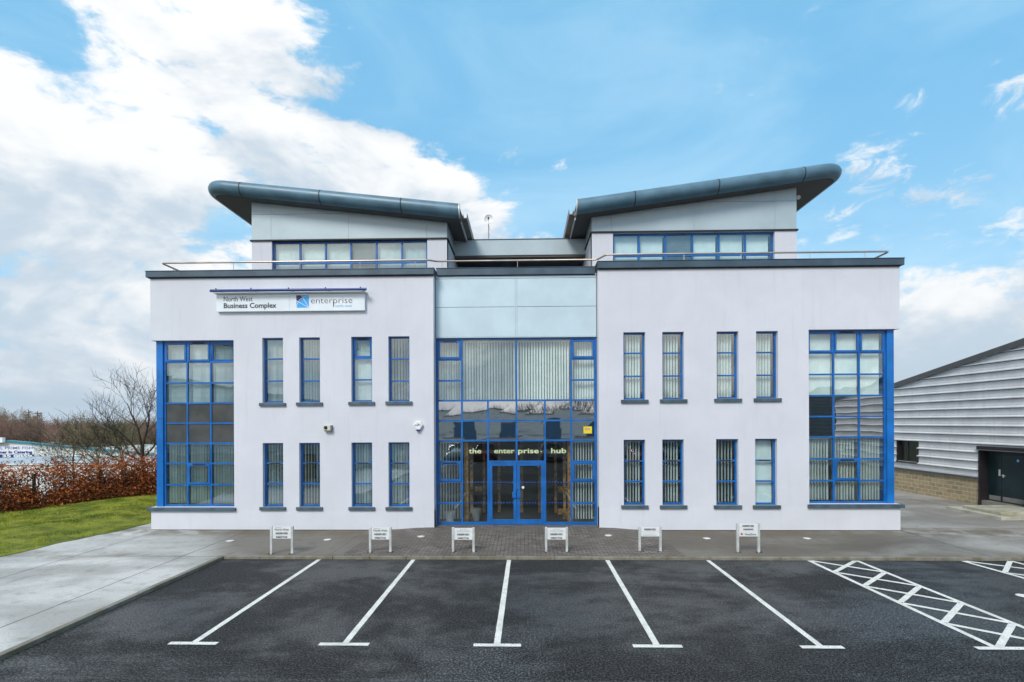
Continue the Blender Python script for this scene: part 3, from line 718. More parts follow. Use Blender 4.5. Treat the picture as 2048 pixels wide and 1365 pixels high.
# yellow sticker in the right hand pane
M['yellow'] = simple('yellow_sticker', (.75, .62, .03), .5); M['red'] = simple('red_print', (.45, .02, .02), .5)
sa, sc_ = FX(1167, 858, ye), FX(1184, 858, ye); za, zb_ = FZ(1175, 867.5, ye), FZ(1175, 853.5, ye)
s = MB(); s.box(sa, sc_, ye+.020, ye+.024, za, zb_); stk = s.obj('window_sticker', M['yellow'], scr)
s = MB(); cx_, cz_ = (sa+sc_)/2, za+(zb_-za)*.62
s.quad(*[(cx_+.075*cos(2*pi*i/18), ye+.018, cz_+.035*sin(2*pi*i/18)) for i in range(18)]); s.obj('window_sticker', M['red'], scr)
s = MB(); s.box(cx_-.045, cx_+.045, ye+.014, ye+.016, cz_-.012, cz_+.012); s.obj('window_sticker', M['white'], scr)
# doors
for sgn, a, c in ((-1, ex[1]+.03, ex[2]-.004), (1, ex[2]+.004, ex[3]-.03)):
    dm = MB(); zt2 = ez[5]-.04; yy = ye+.012; sw = .10
    dm.box(a, a+sw, yy, yy+.055, z0+.01, zt2); dm.box(c-sw, c, yy, yy+.055, z0+.01, zt2)
    dm.box(a+sw, c-sw, yy+.003, yy+.052, zt2-.09, zt2); dm.box(a+sw, c-sw, yy+.003, yy+.052, z0+.01, z0+.17)
    dr = dm.obj('door', M['blue'], office, bevel=.004)
    p = MB(); p.quad((a+sw-.004, yy+.03, z0+.165), (c-sw+.004, yy+.03, z0+.165), (c-sw+.004, yy+.03, zt2-.085), (a+sw-.004, yy+.03, zt2-.085)); p.obj('pane', M['doorglass'], dr)
    hx = FX(1028.5 if sgn < 0 else 1037.5, 988, ye); z = FZ(1033, 989.5, ye)
    hm = MB(); hm.box(hx-.058, hx+.058, yy-.055, yy-.03, z-.095, z+.095); hm.box(hx-.03, hx+.03, yy-.03, yy+.001, z-.03, z+.03); hm.obj('handle', M['bluepanel'], dr, bevel=.006)
    if sgn > 0:
        k = MB(); k.cyl((FX(1046, 975, ye), yy+.012, FZ(1046, 975.5, ye)), .042, .012, 'y', 20); k.obj('door_sticker', M['white'], dr)
        k = MB(); k.cyl((FX(1035, 981, ye), yy-.012, FZ(1035, 981, ye)), .02, .014, 'y', 12); k.obj('lock', M['dark'], dr)
th = MB(); th.box(XCL+.01, XCR-.01, YR-.03, ye+.3, -.02, ZG-.002); th.obj('threshold', M['lightmetal'], office)
# pine vestibule behind the glass
wd = MB()
def post(px, py, Y, w=.09, d=.07, zt=None, zb=.12):
    x = FX(px, py, Y); wd.box(x-w/2, x+w/2, Y, Y+d, zb, zt if zt else FZ(px, 884, ye)); return x
a = post(932.5, 950, ye+.22, .13); b1 = post(943, 950, ye+1.15, .10); 
c = post(1139, 950, ye+.22, .12); d1 = post(1129, 950, ye+1.15, .09)
post(1111, 950, ye+2.3, .10); post(1080, 950, ye+2.4, .13); post(1043, 950, ye+2.45, .12); post(998, 950, ye+2.5, .10); post(968, 950, ye+2.3, .10)
for xa, xb in ((a, b1), (c, d1)):
    for zq in (.22, 1.02, 2.2):
        wd.prism([(xa-.04, ye+.29), (xa+.04, ye+.29), (xb+.04, ye+1.15), (xb-.04, ye+1.15)], zq, zq+(.16 if zq < 2 else .1), 'z')
xq = FX(968, 950, ye+2.3); xr_ = FX(1111, 950, ye+2.3)
wd.box(b1+.05, xq-.05, ye+1.9, ye+1.96, .95, 1.12); wd.box(xr_+.05, d1+.35, ye+1.9, ye+1.96, .95, 1.12); wd.box(b1+.05, xq-.05, ye+1.9, ye+1.96, .14, .34); wd.box(xr_+.05, d1+.35, ye+1.9, ye+1.96, .14, .34)
wd.box(xq-.2, xr_+.2, ye+2.2, ye+2.3, 2.28, 2.4)
wd.obj('timber_screen', M['wood'], office)

# ------------------------------------------------------------------ rooftop pavilions
YP = 17.7; YPB = YP+8.0
M['pgrey'] = M['greyblind']
def pavilion(left):
    if left:
        x0, x1 = FX(503.5, 480, YP), FX(894.0, 480, YP); zb0 = FZ(700, 478.5, YP); wx = (543.5, 854.5); div = (597.5, 648.9, 699.9, 751.2, 802.6); wt = 481; grey = 3; vj = (542, 697, 853)
        zw = lambda px: FZ(px, {503.5: 405.5, 894: 446}[px], YP); za, zc = zw(503.5), zw(894)
        trp = 1
    else:
        x0, x1 = FX(1183.5, 480, YP), FX(1593.2, 480, YP); zb0 = FZ(1390, 461.5, YP); wx = (1226, 1549.5); div = (1279.3, 1332.8, 1386.6, 1440, 1493); wt = 464.5; grey = 2; vj = (1223, 1388, 1550)
        za, zc = FZ(1183.5, 436, YP), FZ(1593.2, 376, YP); trp = 4
    pm = sum(wx)/2; wz1 = FZ(pm, wt, YP); wx0, wx1 = FX(wx[0], 500, YP), FX(wx[1], 500, YP); wz0 = ZTER+.15
    zbt = zb0-.045
    mb = wall_grid(x0, x1, ZTER, zbt, [(wx0, wx1, wz0, wz1)], YP)
    mb.obj('pavilion_wall', M['render'], office)
    sl_ = lambda x: za+(zc-za)*(x-x0)/(x1-x0)
    # side walls in render up to the band, cladding above to the sloping soffit
    mb = MB()
    for x, s in ((x0, 1), (x1, -1)): a, c = sorted((x, x+s*.25)); mb.box(a, c, YP+.28, YPB, ZTER, zbt)
    mb.box(x0+.25, x1-.25, YPB-.25, YPB, ZTER, zbt); mb.obj('pavilion_wall', M['render'], office)
    bd = MB(); bd.box(x0-.045, x1+.045, YP-.045, YPB+.045, zbt, zb0); bd.obj('band_trim', M['dark'], office)
    cl = MB(); zj = FZ(520, 429.5, YP) if left else FZ(1550, 402.5, YP)
    xs_ = [x0]+[FX(p, 440, YP) for p in vj]+[x1]
    for i in range(4):
        a, c = xs_[i]+(.003 if i else 0), xs_[i+1]-(.003 if i < 3 else 0)
        for lo, hi in ((zb0, zj-.005), (zj+.005, 99)):
            ta, tc_ = min(hi, sl_(a)+.05), min(hi, sl_(c)+.05)
            if ta <= lo and tc_ <= lo: continue
            if hi > 90 and (ta <= lo or tc_ <= lo):
                xk = a+(c-a)*(lo-ta)/(tc_-ta); pts = [(a, lo), (xk, lo), (a, ta)] if ta > lo else [(xk, lo), (c, lo), (c, tc_)]
            elif hi < 90 and (ta < hi) != (tc_ < hi):
                xk = a+(c-a)*(hi-.05-sl_(a))/(sl_(c)-sl_(a)); xk = max(a+.01, min(c-.01, xk))
                pts = [(a, lo), (c, lo), (c, tc_), (xk, hi), (a, ta)]
            else: pts = [(a, lo), (c, lo), (c, tc_), (a, ta)]
            cl.prism(pts, YP, YP+.06)
    for x, s in ((x0, 1), (x1, -1)):
        a, c = sorted((x, x+s*.06)); cl.prism([(a, zb0), (c, zb0), (c, sl_(c)+.05), (a, sl_(a)+.05)], YP+.062, YPB)
    cl.prism([(x0+.06, zb0), (x1-.06, zb0), (x1-.06, sl_(x1)+.05), (x0+.06, sl_(x0)+.05)], YPB-.06, YPB)
    cl.obj('gable_cladding', M['cladding2'], office)
    bk = MB(); bk.prism([(x0+.08, zb0), (x1-.08, zb0), (x1-.08, sl_(x1)), (x0+.08, sl_(x0))], YP+.07, YP+.16); bk.obj('gable_backing', M['dark'], office)
    # ribbon window
    dv = [FX(p, 500, YP) for p in div]; yw = YP+.10
    w = window(wx0, wx1, wz0, wz1, yw, dv, [FZ(pm, 526 if left else 511, yw)], .06, .06, blinds=(), name='ribbon_window')
    e = [wx0+.04]+dv+[wx1-.04]
    B_ = MB(); G_ = MB()
    for i in range(6):
        if i == grey: G_.box(e[i]+.03, e[i+1]-.03, yw+.12, yw+.13, wz0, wz1-.03)
        else: slats(B_, e[i]+.02, e[i+1]-.02, wz0, wz1-.03, yw+.16, 24 if left else -24, .089, .082)
    B_.obj('blind', M['slat'], w); G_.obj('roller_blind', M['greyblind'], w)
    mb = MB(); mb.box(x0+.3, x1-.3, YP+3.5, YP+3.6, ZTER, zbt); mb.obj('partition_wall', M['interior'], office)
    # ---- wing roof: a sloping slab whose front and high edge are half round
    r = .24; slope = (zc-za)/(x1-x0)
    yc = YP-.42; hi_x = FX(402, 370, yc) if left else FX(1698, 330, yc); lo_x = FX(917.5, 430, yc) if left else FX(1154.5, 425, yc)
    yb = YPB+.6; s = -1 if left else 1
    rz = lambda x: .232+.022*(x-hi_x)/(lo_x-hi_x)      # slimmer towards the high tip
    zmid = lambda x: sl_(x)+rz(x)+.01
    prof = [radians(-90+180*i/12) for i in range(13)]
    R_c = .62       # plan radius of the corner
    def outline(off):
        """front from the low end to the high corner, then back"""
        pts = [(lo_x, yc-off)]
        cx, cy = hi_x-s*(r+R_c), yc+R_c
        n = 8
        for k in range(n+1):
            t = radians(90*k/n); pts.append((cx+s*sin(t)*(R_c+off), cy-cos(t)*(R_c+off)))
        pts.append((hi_x-s*r+s*off, yb)); pts.append((lo_x, yb))
        return pts
    rb = MB(); rings = [outline(r*cos(a)) for a in prof]
    m_ = len(rings[0])
    for a, ring in zip(prof, rings): rb.v += [(x, y, zmid(x)+rz(x)*sin(a)) for x, y in ring]
    for i in range(len(prof)-1):
        for j in range(m_-1): rb.f.append((i*m_+j, i*m_+j+1, (i+1)*m_+j+1, (i+1)*m_+j) if left else (i*m_+j+1, i*m_+j, (i+1)*m_+j, (i+1)*m_+j+1))
    N = (len(prof)-1)*m_
    rb.f.append(tuple(range(N, N+m_)))
    # flat end of the tube at the low side
    rb.f.append(tuple(i*m_ for i in range(len(prof)))); 
    rf = rb.obj('wing_roof', M['roofmetal'], office, smooth=True)
    sf = MB(); o0 = outline(-.02); sf.v = [(x, y, zmid(x)-rz(x)-.004) for x, y in o0]; sf.f = [tuple(range(m_))]
    sf.v += [(x, y, zmid(x)-rz(x)+.03) for x, y in o0]
    sf.f += [tuple([j, (j+1) % m_, m_+(j+1) % m_, m_+j]) for j in range(m_)]
    sf.obj('soffit', M['soffit'], rf)
    # joint bands round the tube
    jm = MB()
    for p in ((485, 643, 804) if left else (1268, 1434, 1604)):
        x = FX(p, 400, yc); n = len(prof)
        for k in range(n-1):
            q = []
            for (xx, kk) in ((x-.016, k), (x+.016, k), (x+.016, k+1), (x-.016, k+1)): q.append((xx, yc-(r+.006)*cos(prof[kk]), zmid(xx)+(rz(xx)+.006)*sin(prof[kk])))
            jm.quad(*q)
    jm.obj('roof_joint', M['dark'], rf)
    # low end: pale end cap, white fascia and gutter running back
    ec = MB(); z = zmid(lo_x); e1 = lo_x-s*.012
    ec.v = [(e1-s*dx, yc-(r+.012)*cos(a), z+(r+.012)*sin(a)) for dx in (0, .035) for a in prof]; n = len(prof)
    ec.f = [tuple(range(n)), tuple(range(2*n-1, n-1, -1))]+[(i, i+1, n+i+1, n+i) for i in range(n-1)]
    ec.obj('roof_end_cap', M['lightmetal'], rf)
    fs = MB(); a, c = sorted((lo_x-s*.02, lo_x-s*.05)); fs.box(a, c, yc+.36, yb, z-r-.04, z-r+.10); fs.obj('fascia', M['lightmetal'], rf)
    gt = MB(); a, c = sorted((lo_x-s*.10, lo_x-s*.26)); 
    gt.prism([(a, z+.03), (a+.02, z-.14), (c-.02, z-.14), (c, z+.03), (c-.012, z+.03), (c-.03, z-.12), (a+.03, z-.12), (a+.012, z+.03)], yc+.25, yb); a, c = sorted((lo_x, lo_x-s*.12)); gt.box(a, c, yc+.30, yb, z-.16, z-.02)
    gt.obj('gutter', M['gutter'], rf)
    return x0, x1
pl0, pl1 = pavilion(True); pr0, pr1 = pavilion(False)
if True:    # small round wall light under the east wing's overhang
    k = MB(); k.cyl((FX(1596, 396, YP+.5), YP+.45, FZ(1596, 396, YP+.5)), .07, .05, 'y', 14); wl = k.obj('bulkhead_light', M['white'], office)
# link between the pavilions
YC = 19.45
zl0, zl1 = FZ(1040, 510.5, YC), FZ(1040, 479.8, YC)
mb = MB(); mb.box(pl1+.002, pr0-.002, YC, YC+.25, zl0, zl1); mb.obj('link_fascia', M['cladding2'], office, bevel=.006)
mb = MB(); mb.box(pl1+.01, pr0-.01, YC-.012, YC+.26, zl1+.002, zl1+.035); mb.box(pl1+.01, pr0-.01, YC+.03, YC+.4, zl0-.07, zl0-.004); mb.obj('link_trim', M['soffit'], office)
mb = MB(); mb.box(pl1+.02, pr0-.02, YC+.27, YC+5, zl1-.22, zl1-.02); mb.obj('link_roof', M['soffit'], office)
mb = MB(); mb.box(pl1+.03, pr0-.03, YC+.28, YC+1.1, zl0-.10, zl0-.006); mb.obj('link_soffit', M['dark'], office)
yw = YC+1.1; a, c = FX(914, 525, yw), FX(1174, 525, yw)
w = window(pl1+.03, pr0-.03, ZTER+.05, zl0-.11, yw, [FX(p, 525, yw) for p in (926, 954, 994, 1041, 1092, 1130, 1166)], [FZ(1040, 540, yw)], .06, .09, name='link_window')
bl = MB(); bl.box(pl1+.1, pr0-.1, yw+.2, yw+.22, ZTER+.1, zl0-.2); bl.obj('blind', M['slat'], w)
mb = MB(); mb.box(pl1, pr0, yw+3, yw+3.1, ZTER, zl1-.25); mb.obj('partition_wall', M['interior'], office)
for p in (954.5, 1130):
    k = MB(); z = FZ(p, 527, yw); x = FX(p, 527, yw); k.box(x-.03, x+.03, yw-.06, yw, z-.07, z+.05); k.box(x-.02, x+.07, yw-.08, yw-.05, z+.03, z+.06); k.obj('handle', M['white'], w)

# ------------------------------------------------------------------ handrail on the parapet
rl = MB(); rr = .028; yr_ = YF+.22
zl = FZ(600, 523.5, yr_); zr = FZ(1500, 506.5, yr_); zc_ = FZ(1030, 521.5, YR+.25)
xl = FX(322.5, 531, yr_); xr = FX(1779, 503, yr_)
pts = [(xl+.02, yr_+8, zl), (xl, yr_+.10, zl), (xl+.03, yr_+.03, zl), (xl+.12, yr_, zl)]
def bend(px0, pxa, z0_, z1_, y0_, y1_, n=10):
    xa, xb = FX(px0, 520, yr_), FX(pxa, 520, yr_)
    return [(xa+(xb-xa)*t/n, y0_+(y1_-y0_)*smst(t/n), z0_+(z1_-z0_)*smst(t/n)) for t in range(n+1)]
pts += bend(853, 872, zl, zc_, yr_, YR+.25) + bend(1194, 1216, zc_, zr, YR+.25, yr_) + [(xr-.12, yr_, zr), (xr-.03, yr_+.03, zr), (xr, yr_+.10, zr), (xr-.02, yr_+8, zr)]
rl.tube(pts, rr, 12); hrail = rl.obj('handrail', M['steel'], office, smooth=True)
def hpost(x, y, z0_, L, r_=.009):
    k = MB(); k.cyl((x, y, z0_-.01), r_, L+.01, 'z', 8); k.obj('handrail_post', M['steel'], office)
for p in (467, 600, 720, 830, 1368, 1482, 1620, 1730):
    left = p < 1000; hpost(FX(p, 515, yr_), yr_, cl1 if left else cr1, zl-cl1 if left else zr-cr1)
for p in (884, 1035, 1185): hpost(FX(p, 525, YR+.25), YR+.25, cc1, zc_-cc1)
for xx, z_, zz_ in ((xl+.02, zl, cl1), (xr-.02, zr, cr1)):
    for k in range(4): hpost(xx, yr_+.55+2*k, zz_, z_-zz_, .014)

# satellite dish behind the link roof
yd = 22.4; dx, dz = FX(978, 440, yd), FZ(978, 441, yd)
dish = empty('satellite_dish', (dx-.02, yd, zl1), 'small white satellite dish on a thin pole above the link roof', 'satellite dish')
mb = MB(); n = 20; rd = .20
for k in range(6):
    rr_ = rd*k/5; 
    for i in range(n):
        t = 2*pi*i/n; mb.v.append((dx+rr_*cos(t), yd-.06-.07*(rr_/rd)**2, dz+rr_*sin(t)))
for k in range(5):
    for i in range(n): mb.f.append((k*n+i, k*n+(i+1) % n, (k+1)*n+(i+1) % n, (k+1)*n+i))
m = len(mb.v)
mb.v += [(v[0], v[1]+.008, v[2]) for v in mb.v[:]]; mb.f += [tuple(m+q for q in f[::-1]) for f in mb.f[:]]
mb.obj('reflector', M['white'], dish, smooth=True)
mb = MB(); mb.tube([(dx, yd-.07, dz-.17), (dx, yd-.30, dz-.05)], .009, 6); mb.obj('arm', M['gutter'], dish)
mb = MB(); mb.box(dx-.03, dx+.03, yd-.36, yd-.29, dz-.08, dz-.0); mb.obj('receiver', M['dark'], dish)
mb = MB(); mb.cyl((dx-.02, yd, zl1-.2), .016, dz-zl1+.2, 'z', 8); mb.tube([(dx+.0, yd+.01, dz-.25), (dx+.03, yd, dz-.4), (dx-.03, yd, dz-.5), (dx+.02, yd, dz-.62), (dx-.02, yd+.01, dz-.8)], .008, 6); mb.obj('pole', M['gutter'], dish)

# ------------------------------------------------------------------ sign on the west wing
ys = YF-.10
sxa, sxb = FX(433, 608, ys), FX(729.5, 600, ys); sz0, sz1 = FZ(580, 622.5, ys), FZ(580, 588.5, ys)
sign = empty('building_sign', ((sxa+sxb)/2, YF, sz0), 'long white name sign with a blue light tube above it on the lilac wall', 'sign')
mb = MB(); xm_ = FX(579.5, 600, ys)
mb.box(sxa, xm_-.002, ys, YF-.002, sz0, sz1); mb.box(xm_+.002, sxb, ys, YF-.002, sz0, sz1); mb.obj('board', M['signwhite'], sign, bevel=.004)
mb = MB(); mb.prism([(YF-.004, sz1+.07), (ys-.12, sz1+.035), (ys-.12, sz1+.02), (YF-.004, sz1+.004)], sxa-.03, sxb+.05, 'x'); mb.obj('hood', M['signwhite'], sign)
ta, tb, yt = FX(421, 582, ys-.16), FX(733, 577, ys-.16), ys-.17; tz = FZ(577, 580.5, yt)
mb = MB(); mb.tube([(ta, yt, tz), (tb, yt, tz)], .042, 14); tube = mb.obj('light_tube', M['deepblue'], sign, smooth=True)
mb = MB()
for p in (432, 502, 577, 651, 721):
    x = FX(p, 578, yt); mb.box(x-.02, x+.02, yt-.01, YF-.002, tz+.03, tz+.052); mb.box(x-.012, x+.012, yt-.02, yt+.012, tz+.03, tz+.075)
mb.obj('bracket', M['deepblue'], sign)
yt2 = ys-.003
def stx(body, pxa, pxb, pyb, size, mat, bold=0.0, spacing=1.0):
    xa, xb = FX(pxa, 600, ys), FX(pxb, 600, ys); return text_mesh('lettering', body, size, mat, sign, xa, yt2, FZ((pxa+pxb)/2, pyb, ys), bold=bold, width=xb-xa, spacing=spacing)
stx('North West', 446.8, 504.3, 603.2, .215, M['black'], .000); stx('Business Complex', 446.8, 552.2, 616.2, .215, M['black'], .0045)
stx('enterprise', 621, 703.5, 607.0, .27, M['black'], -.004)
M['palebluetext'] = simple('pale_blue_letter', (.30, .55, .78), .5)
stx('north west', 669.5, 703.6, 614.6, .12, M['palebluetext'], 0)
mb = MB(); x = FX(667, 610, ys); mb.box(x-.010, x+.010, yt2-.002, yt2+.001, FZ(667, 614.7, ys), FZ(667, 603, ys)); mb.obj('lettering', M['black'], sign)
# square emblem: two blues crossed by three white lines and an arc
M['skyblue'] = simple('emblem_blue', (.03, .36, .80), .45, 0, .04); M['navy'] = simple('emblem_navy', (.008, .02, .12), .45, 0, .04)
ea, eb = FX(592.7, 603, ys), FX(617.8, 603, ys); ez0, ez1 = FZ(605, 615.9, ys), FZ(605, 591, ys); ew, eh = eb-ea, ez1-ez0
E2 = lambda u, v, d=.0: (ea+u*ew, yt2-d, ez0+v*eh)
mb = MB(); mb.quad(E2(0, 0), E2(1, 0), E2(1, 1), E2(0, 1)); mb.obj('emblem', M['skyblue'], sign)
mb = MB(); mb.quad(*[E2(u, v, .002) for u, v in ((0, .58), (.25, .47), (.52, .78), (.40, 1), (0, 1))]); mb.obj('emblem', M['navy'], sign)
mb = MB()
def ln(u0, v0, u1, v1, w=.018, d=.004):
    L = sqrt((u1-u0)**2+(v1-v0)**2); nx_, nz_ = -(v1-v0)/L*w, (u1-u0)/L*w; mb.quad(*[E2(u, v, d) for u, v in ((u0-nx_, v0-nz_), (u1-nx_, v1-nz_), (u1+nx_, v1+nz_), (u0+nx_, v0+nz_))])
ln(.40, 1, 1, .0); ln(0, .58, .97, .0)
pa = [(.03+0*1, .0)]; 
for i in range(15):
    t = radians(180-90*i/14); pa.append((1.0+.97*cos(t)+0, .0+.93*sin(t)+.0))
for i in range(1, len(pa)-1): ln(*pa[i], *pa[i+1])
mb.obj('emblem', M['white'], sign)

# alarm box and security light
ya = YF-.10; cx0, cz0 = FX(835.7, 852, ya), FZ(835.7, 851.5, ya)
al = empty('alarm_box', (cx0, YF, cz0-.15), 'white six sided alarm box with a dark base on the wall left of the entrance', 'alarm box')
hexp = [(-.075, .125), (.075, .125), (.15, .01), (.06, -.135), (-.06, -.135), (-.15, .01)]
mb = MB(); mb.v = [(cx0+p[0], YF-.001, cz0+p[1]) for p in hexp]+[(cx0+p[0], ya+.02, cz0+p[1]) for p in hexp]+[(cx0+p[0]*.86, ya, cz0+p[1]*.86) for p in hexp]
mb.f = [tuple(range(12, 18))]+[(i, (i+1) % 6, 6+(i+1) % 6, 6+i) for i in range(6)]+[(6+i, 6+(i+1) % 6, 12+(i+1) % 6, 12+i) for i in range(6)]
mb.obj('cover', M['white'], al, bevel=.006)
mb = MB(); mb.prism([(cx0-.06, cz0-.137), (cx0+.06, cz0-.137), (cx0+.045, cz0-.17), (cx0-.045, cz0-.17)], ya+.01, YF-.002); mb.obj('strobe', M['deepblue'], al)
mb = MB(); mb.cyl((cx0+.02, ya-.003, cz0+.045), .014, .004, 'y', 10); mb.obj('indicator', M['red'], al)
text_mesh('lettering', 'ALERT', .055, M['black'], al, cx0-.10, ya-.002, cz0-.005, width=.19, bold=.001, ext=.001)
ya = YF-.13; cx0, cz0 = FX(653.5, 856, ya), FZ(653.5, 856.5, ya)
sc = empty('security_sensor', (cx0, YF, cz0-.1), 'small cream box with a black round lens on the wall between the storeys', 'security camera')
M['cream'] = simple('cream_plastic', (.58, .57, .47), .5)
mb = MB(); mb.box(cx0-.12, cx0+.11, ya, YF-.001, cz0-.07, cz0+.085); mb.obj('housing', M['cream'], sc, bevel=.012)
mb = MB(); mb.box(cx0+.112, cx0+.135, ya+.02, YF-.001, cz0-.075, cz0+.085); mb.box(cx0-.09, cx0+.13, ya+.01, YF-.002, cz0-.10, cz0-.072); mb.obj('bracket', M['gutter'], sc, bevel=.006)
mb = MB(); n = 16
for k in range(6):
    t = radians(90*k/5); 
    for i in range(n): mb.v.append((cx0-.035+.055*cos(t)*cos(2*pi*i/n), ya-.045*sin(t), cz0+.012+.055*cos(t)*sin(2*pi*i/n)))
for k in range(5):
    for i in range(n): mb.f.append((k*n+i, k*n+(i+1) % n, (k+1)*n+(i+1) % n, (k+1)*n+i))
M['lens'] = simple('black_lens', (.006, .006, .008), .08)
mb.obj('lens', M['lens'], sc, smooth=True)

# ------------------------------------------------------------------ reserved parking posts
M['post'] = simple('galvanised_post', (.62, .63, .62), .42, .25, .12, 6)
M['plate'] = simple('white_sign_plate', (.74, .75, .75), .4, 0, .06, 3)
M['moss'] = simple('moss_dirt', (.07, .055, .02), .95, 0, .4, 8)
posts = [(541, 587, 1107, 1053, 'A', 'white reserved director post sign furthest left, on plain concrete'),
         (738.5, 783.5, 1103.5, 1055, 'A', 'white reserved director sign with dark name line at the left edge of the brick paving'),
         (904, 949.5, 1103, 1055.5, 'B', 'white reserved director sign with faded top line, just left of the entrance doors'),
         (1090, 1136, 1103, 1055, 'B', 'white reserved director sign with faded top line, just right of the entrance doors'),
         (1277, 1323, 1102, 1054, 'C', 'white sign reading only reserved above a faded plate, right edge of the brick paving'),
         (1473, 1519.5, 1103.5, 1047.5, 'D', 'taller white reserved parking sign with a red and black logo plate, furthest right')]
for (a, c, base, top, kind_, lab) in posts:
    pm = (a+c)/2; gx_, gy_ = GP(pm, base, ZP+.02); zg = ZP+.004+ramp(gx_, gy_)
    xa, xb = FX(a, base, gy_), FX(c, base, gy_); zt = FZ(pm, top, gy_)
    e = empty('parking_sign', ((xa+xb)/2, gy_, zg), lab, 'parking sign', 'reserved parking signs on two posts')
    pw = .058
    for xx in (xa, xb-pw):
        mb = MB(); mb.box(xx, xx+pw, gy_-pw/2, gy_+pw/2, zg-.1, zt); mb.box(xx+.008, xx+pw-.008, gy_-pw/2+.008, gy_+pw/2-.008, zt, zt+.006); mb.obj('post', M['post'], e, bevel=.005)
    pxm = (c-a); hgt = .30 if kind_ != 'C' else .235
    if kind_ == 'D': hgt = .315
    n = {'A': (.37, .32, .31), 'B': (.37, .32, .31), 'C': (.46, .54), 'D': (.27, .27, .46)}[kind_]; zz_ = zt-.012; X0, X1 = xa+pw-.001, xb-pw+.001; yp = gy_-.012
    cuts = []
    for fr_ in n:
        h_ = hgt*fr_; mb = MB(); mb.box(X0, X1, yp, yp+.022, zz_-h_+.002, zz_); cuts.append((zz_-h_, h_)); mb.obj('plate', M['plate'], e, bevel=.002); zz_ -= h_
    Wd = X1-X0; cxm = (X0+X1)/2
    def tl(body, row, frac, hfr, mat, bold=.0, dx_=0, dz_=0):
        z_, h_ = cuts[row]; w_ = Wd*frac; return text_mesh('lettering', body, h_*hfr, mat, e, cxm-w_/2+dx_, yp-.001, z_+h_*.22+dz_, width=w_, bold=bold, ext=.001)
    if kind_ == 'A':
        tl('Enterprise', 0, .36, .32, M['greytext'], dx_=-.09, dz_=.058); tl('North West', 0, .76, .60, M['black'], .0008, dz_=-.006)
    if kind_ == 'B':
        tl('North West', 0, .34, .26, M['greytext'], dx_=0, dz_=.045); tl('Business Complex', 0, .74, .36, M['greytext'], dx_=.01)
    if kind_ in 'AB': tl('RESERVED', 1, .66, .62, M['black'], .0022); tl('DIRECTOR', 2, .62, .62, M['black'], .0022)
    if kind_ == 'C':
        tl('RESERVED', 0, .62, .55, M['black'], .0022, dz_=.01); tl('Business Complex', 1, .74, .28, M['greytext'], dz_=.0)
    if kind_ == 'D':
        tl('RESERVED', 0, .62, .62, M['black'], .0022); tl('PARKING', 1, .52, .62, M['black'], .0022); tl('HostSure', 2, .60, .50, M['black'], .001, dx_=.055)
        k = MB(); z_, h_ = cuts[2]; k.cyl((X0+.075, yp-.003, z_+h_*.45), .030, .003, 'y', 14); k.obj('lettering', M['red'], e)
        k = MB(); k.cyl((X0+.082, yp-.005, z_+h_*.52), .011, .002, 'y', 10); k.obj('lettering', M['white'], e)
    k = MB()
    for xx in (xa+pw/2, xb-pw/2):
        for q in range(9):
            t = random.uniform(0, 2*pi); rr_ = random.uniform(.02, .075); s_ = random.uniform(.010, .022)
            qx, qy = xx+cos(t)*rr_*1.3, gy_-.01+sin(t)*rr_*.7; k.tube([(qx, qy, zg-.01), (qx+.004, qy, zg+s_)], [s_*1.2, s_*.5], 6)
    k.obj('moss_tuft', M['moss'], e)
# recessed ground lights
M['gl'] = simple('frosted_lens', (.74, .75, .75), .18)
for i, (px, py, lab) in enumerate(((460, 1082, 'left of the first parking sign, beside a concrete joint'), (655, 1079.5, 'between the first and second parking signs'), (842, 1076, 'on the brick paving between the second and third signs'), (1216.5, 1074.5, 'on the brick paving between the fourth and fifth signs'), (1413.5, 1077, 'between the fifth and sixth parking signs'), (1614, 1077, 'right of the last parking sign'))):
    gx_, gy_ = GP(px, py, ZP+.01); zg = ZP+.004+ramp(gx_, gy_)
    e = empty('ground_light', (gx_, gy_, zg), 'round white recessed ground light '+lab, 'ground light', 'recessed ground lights along the pavement')
    mb = MB(); mb.cyl((gx_, gy_, zg-.03), .112, .036, 'z', 24); mb.obj('rim', M['steel'], e)
    mb = MB(); mb.cyl((gx_, gy_, zg+.004), .094, .006, 'z', 24); mb.obj('lens', M['gl'], e)
# buckets behind the glass
bx, by = FX(898, 1030, ye+.65), ye+.65
e = empty('bucket', (bx, by, .09), 'white plastic bucket on the floor behind the left entrance pane', 'bucket')
mb = MB(); mb.cyl((bx, by, .095), .15, .36, 'z', 24, .185); mb.cyl((bx, by, .36), .20, .03, 'z', 24); mb.cyl((bx, by, .43), .197, .03, 'z', 24); mb.obj('tub', M['white'], e, smooth=False)
bx, by = FX(951, 1015, ye+1.0), ye+1.0
e = empty('waste_bin', (bx, by, .09), 'pale grey waste bin inside the entrance lobby left of the doors', 'bin')
mb = MB(); mb.cyl((bx, by, .095), .13, .40, 'z', 24, .165); mb.cyl((bx, by, .48), .175, .025, 'z', 24); mb.obj('tub', M['lightmetal'], e)

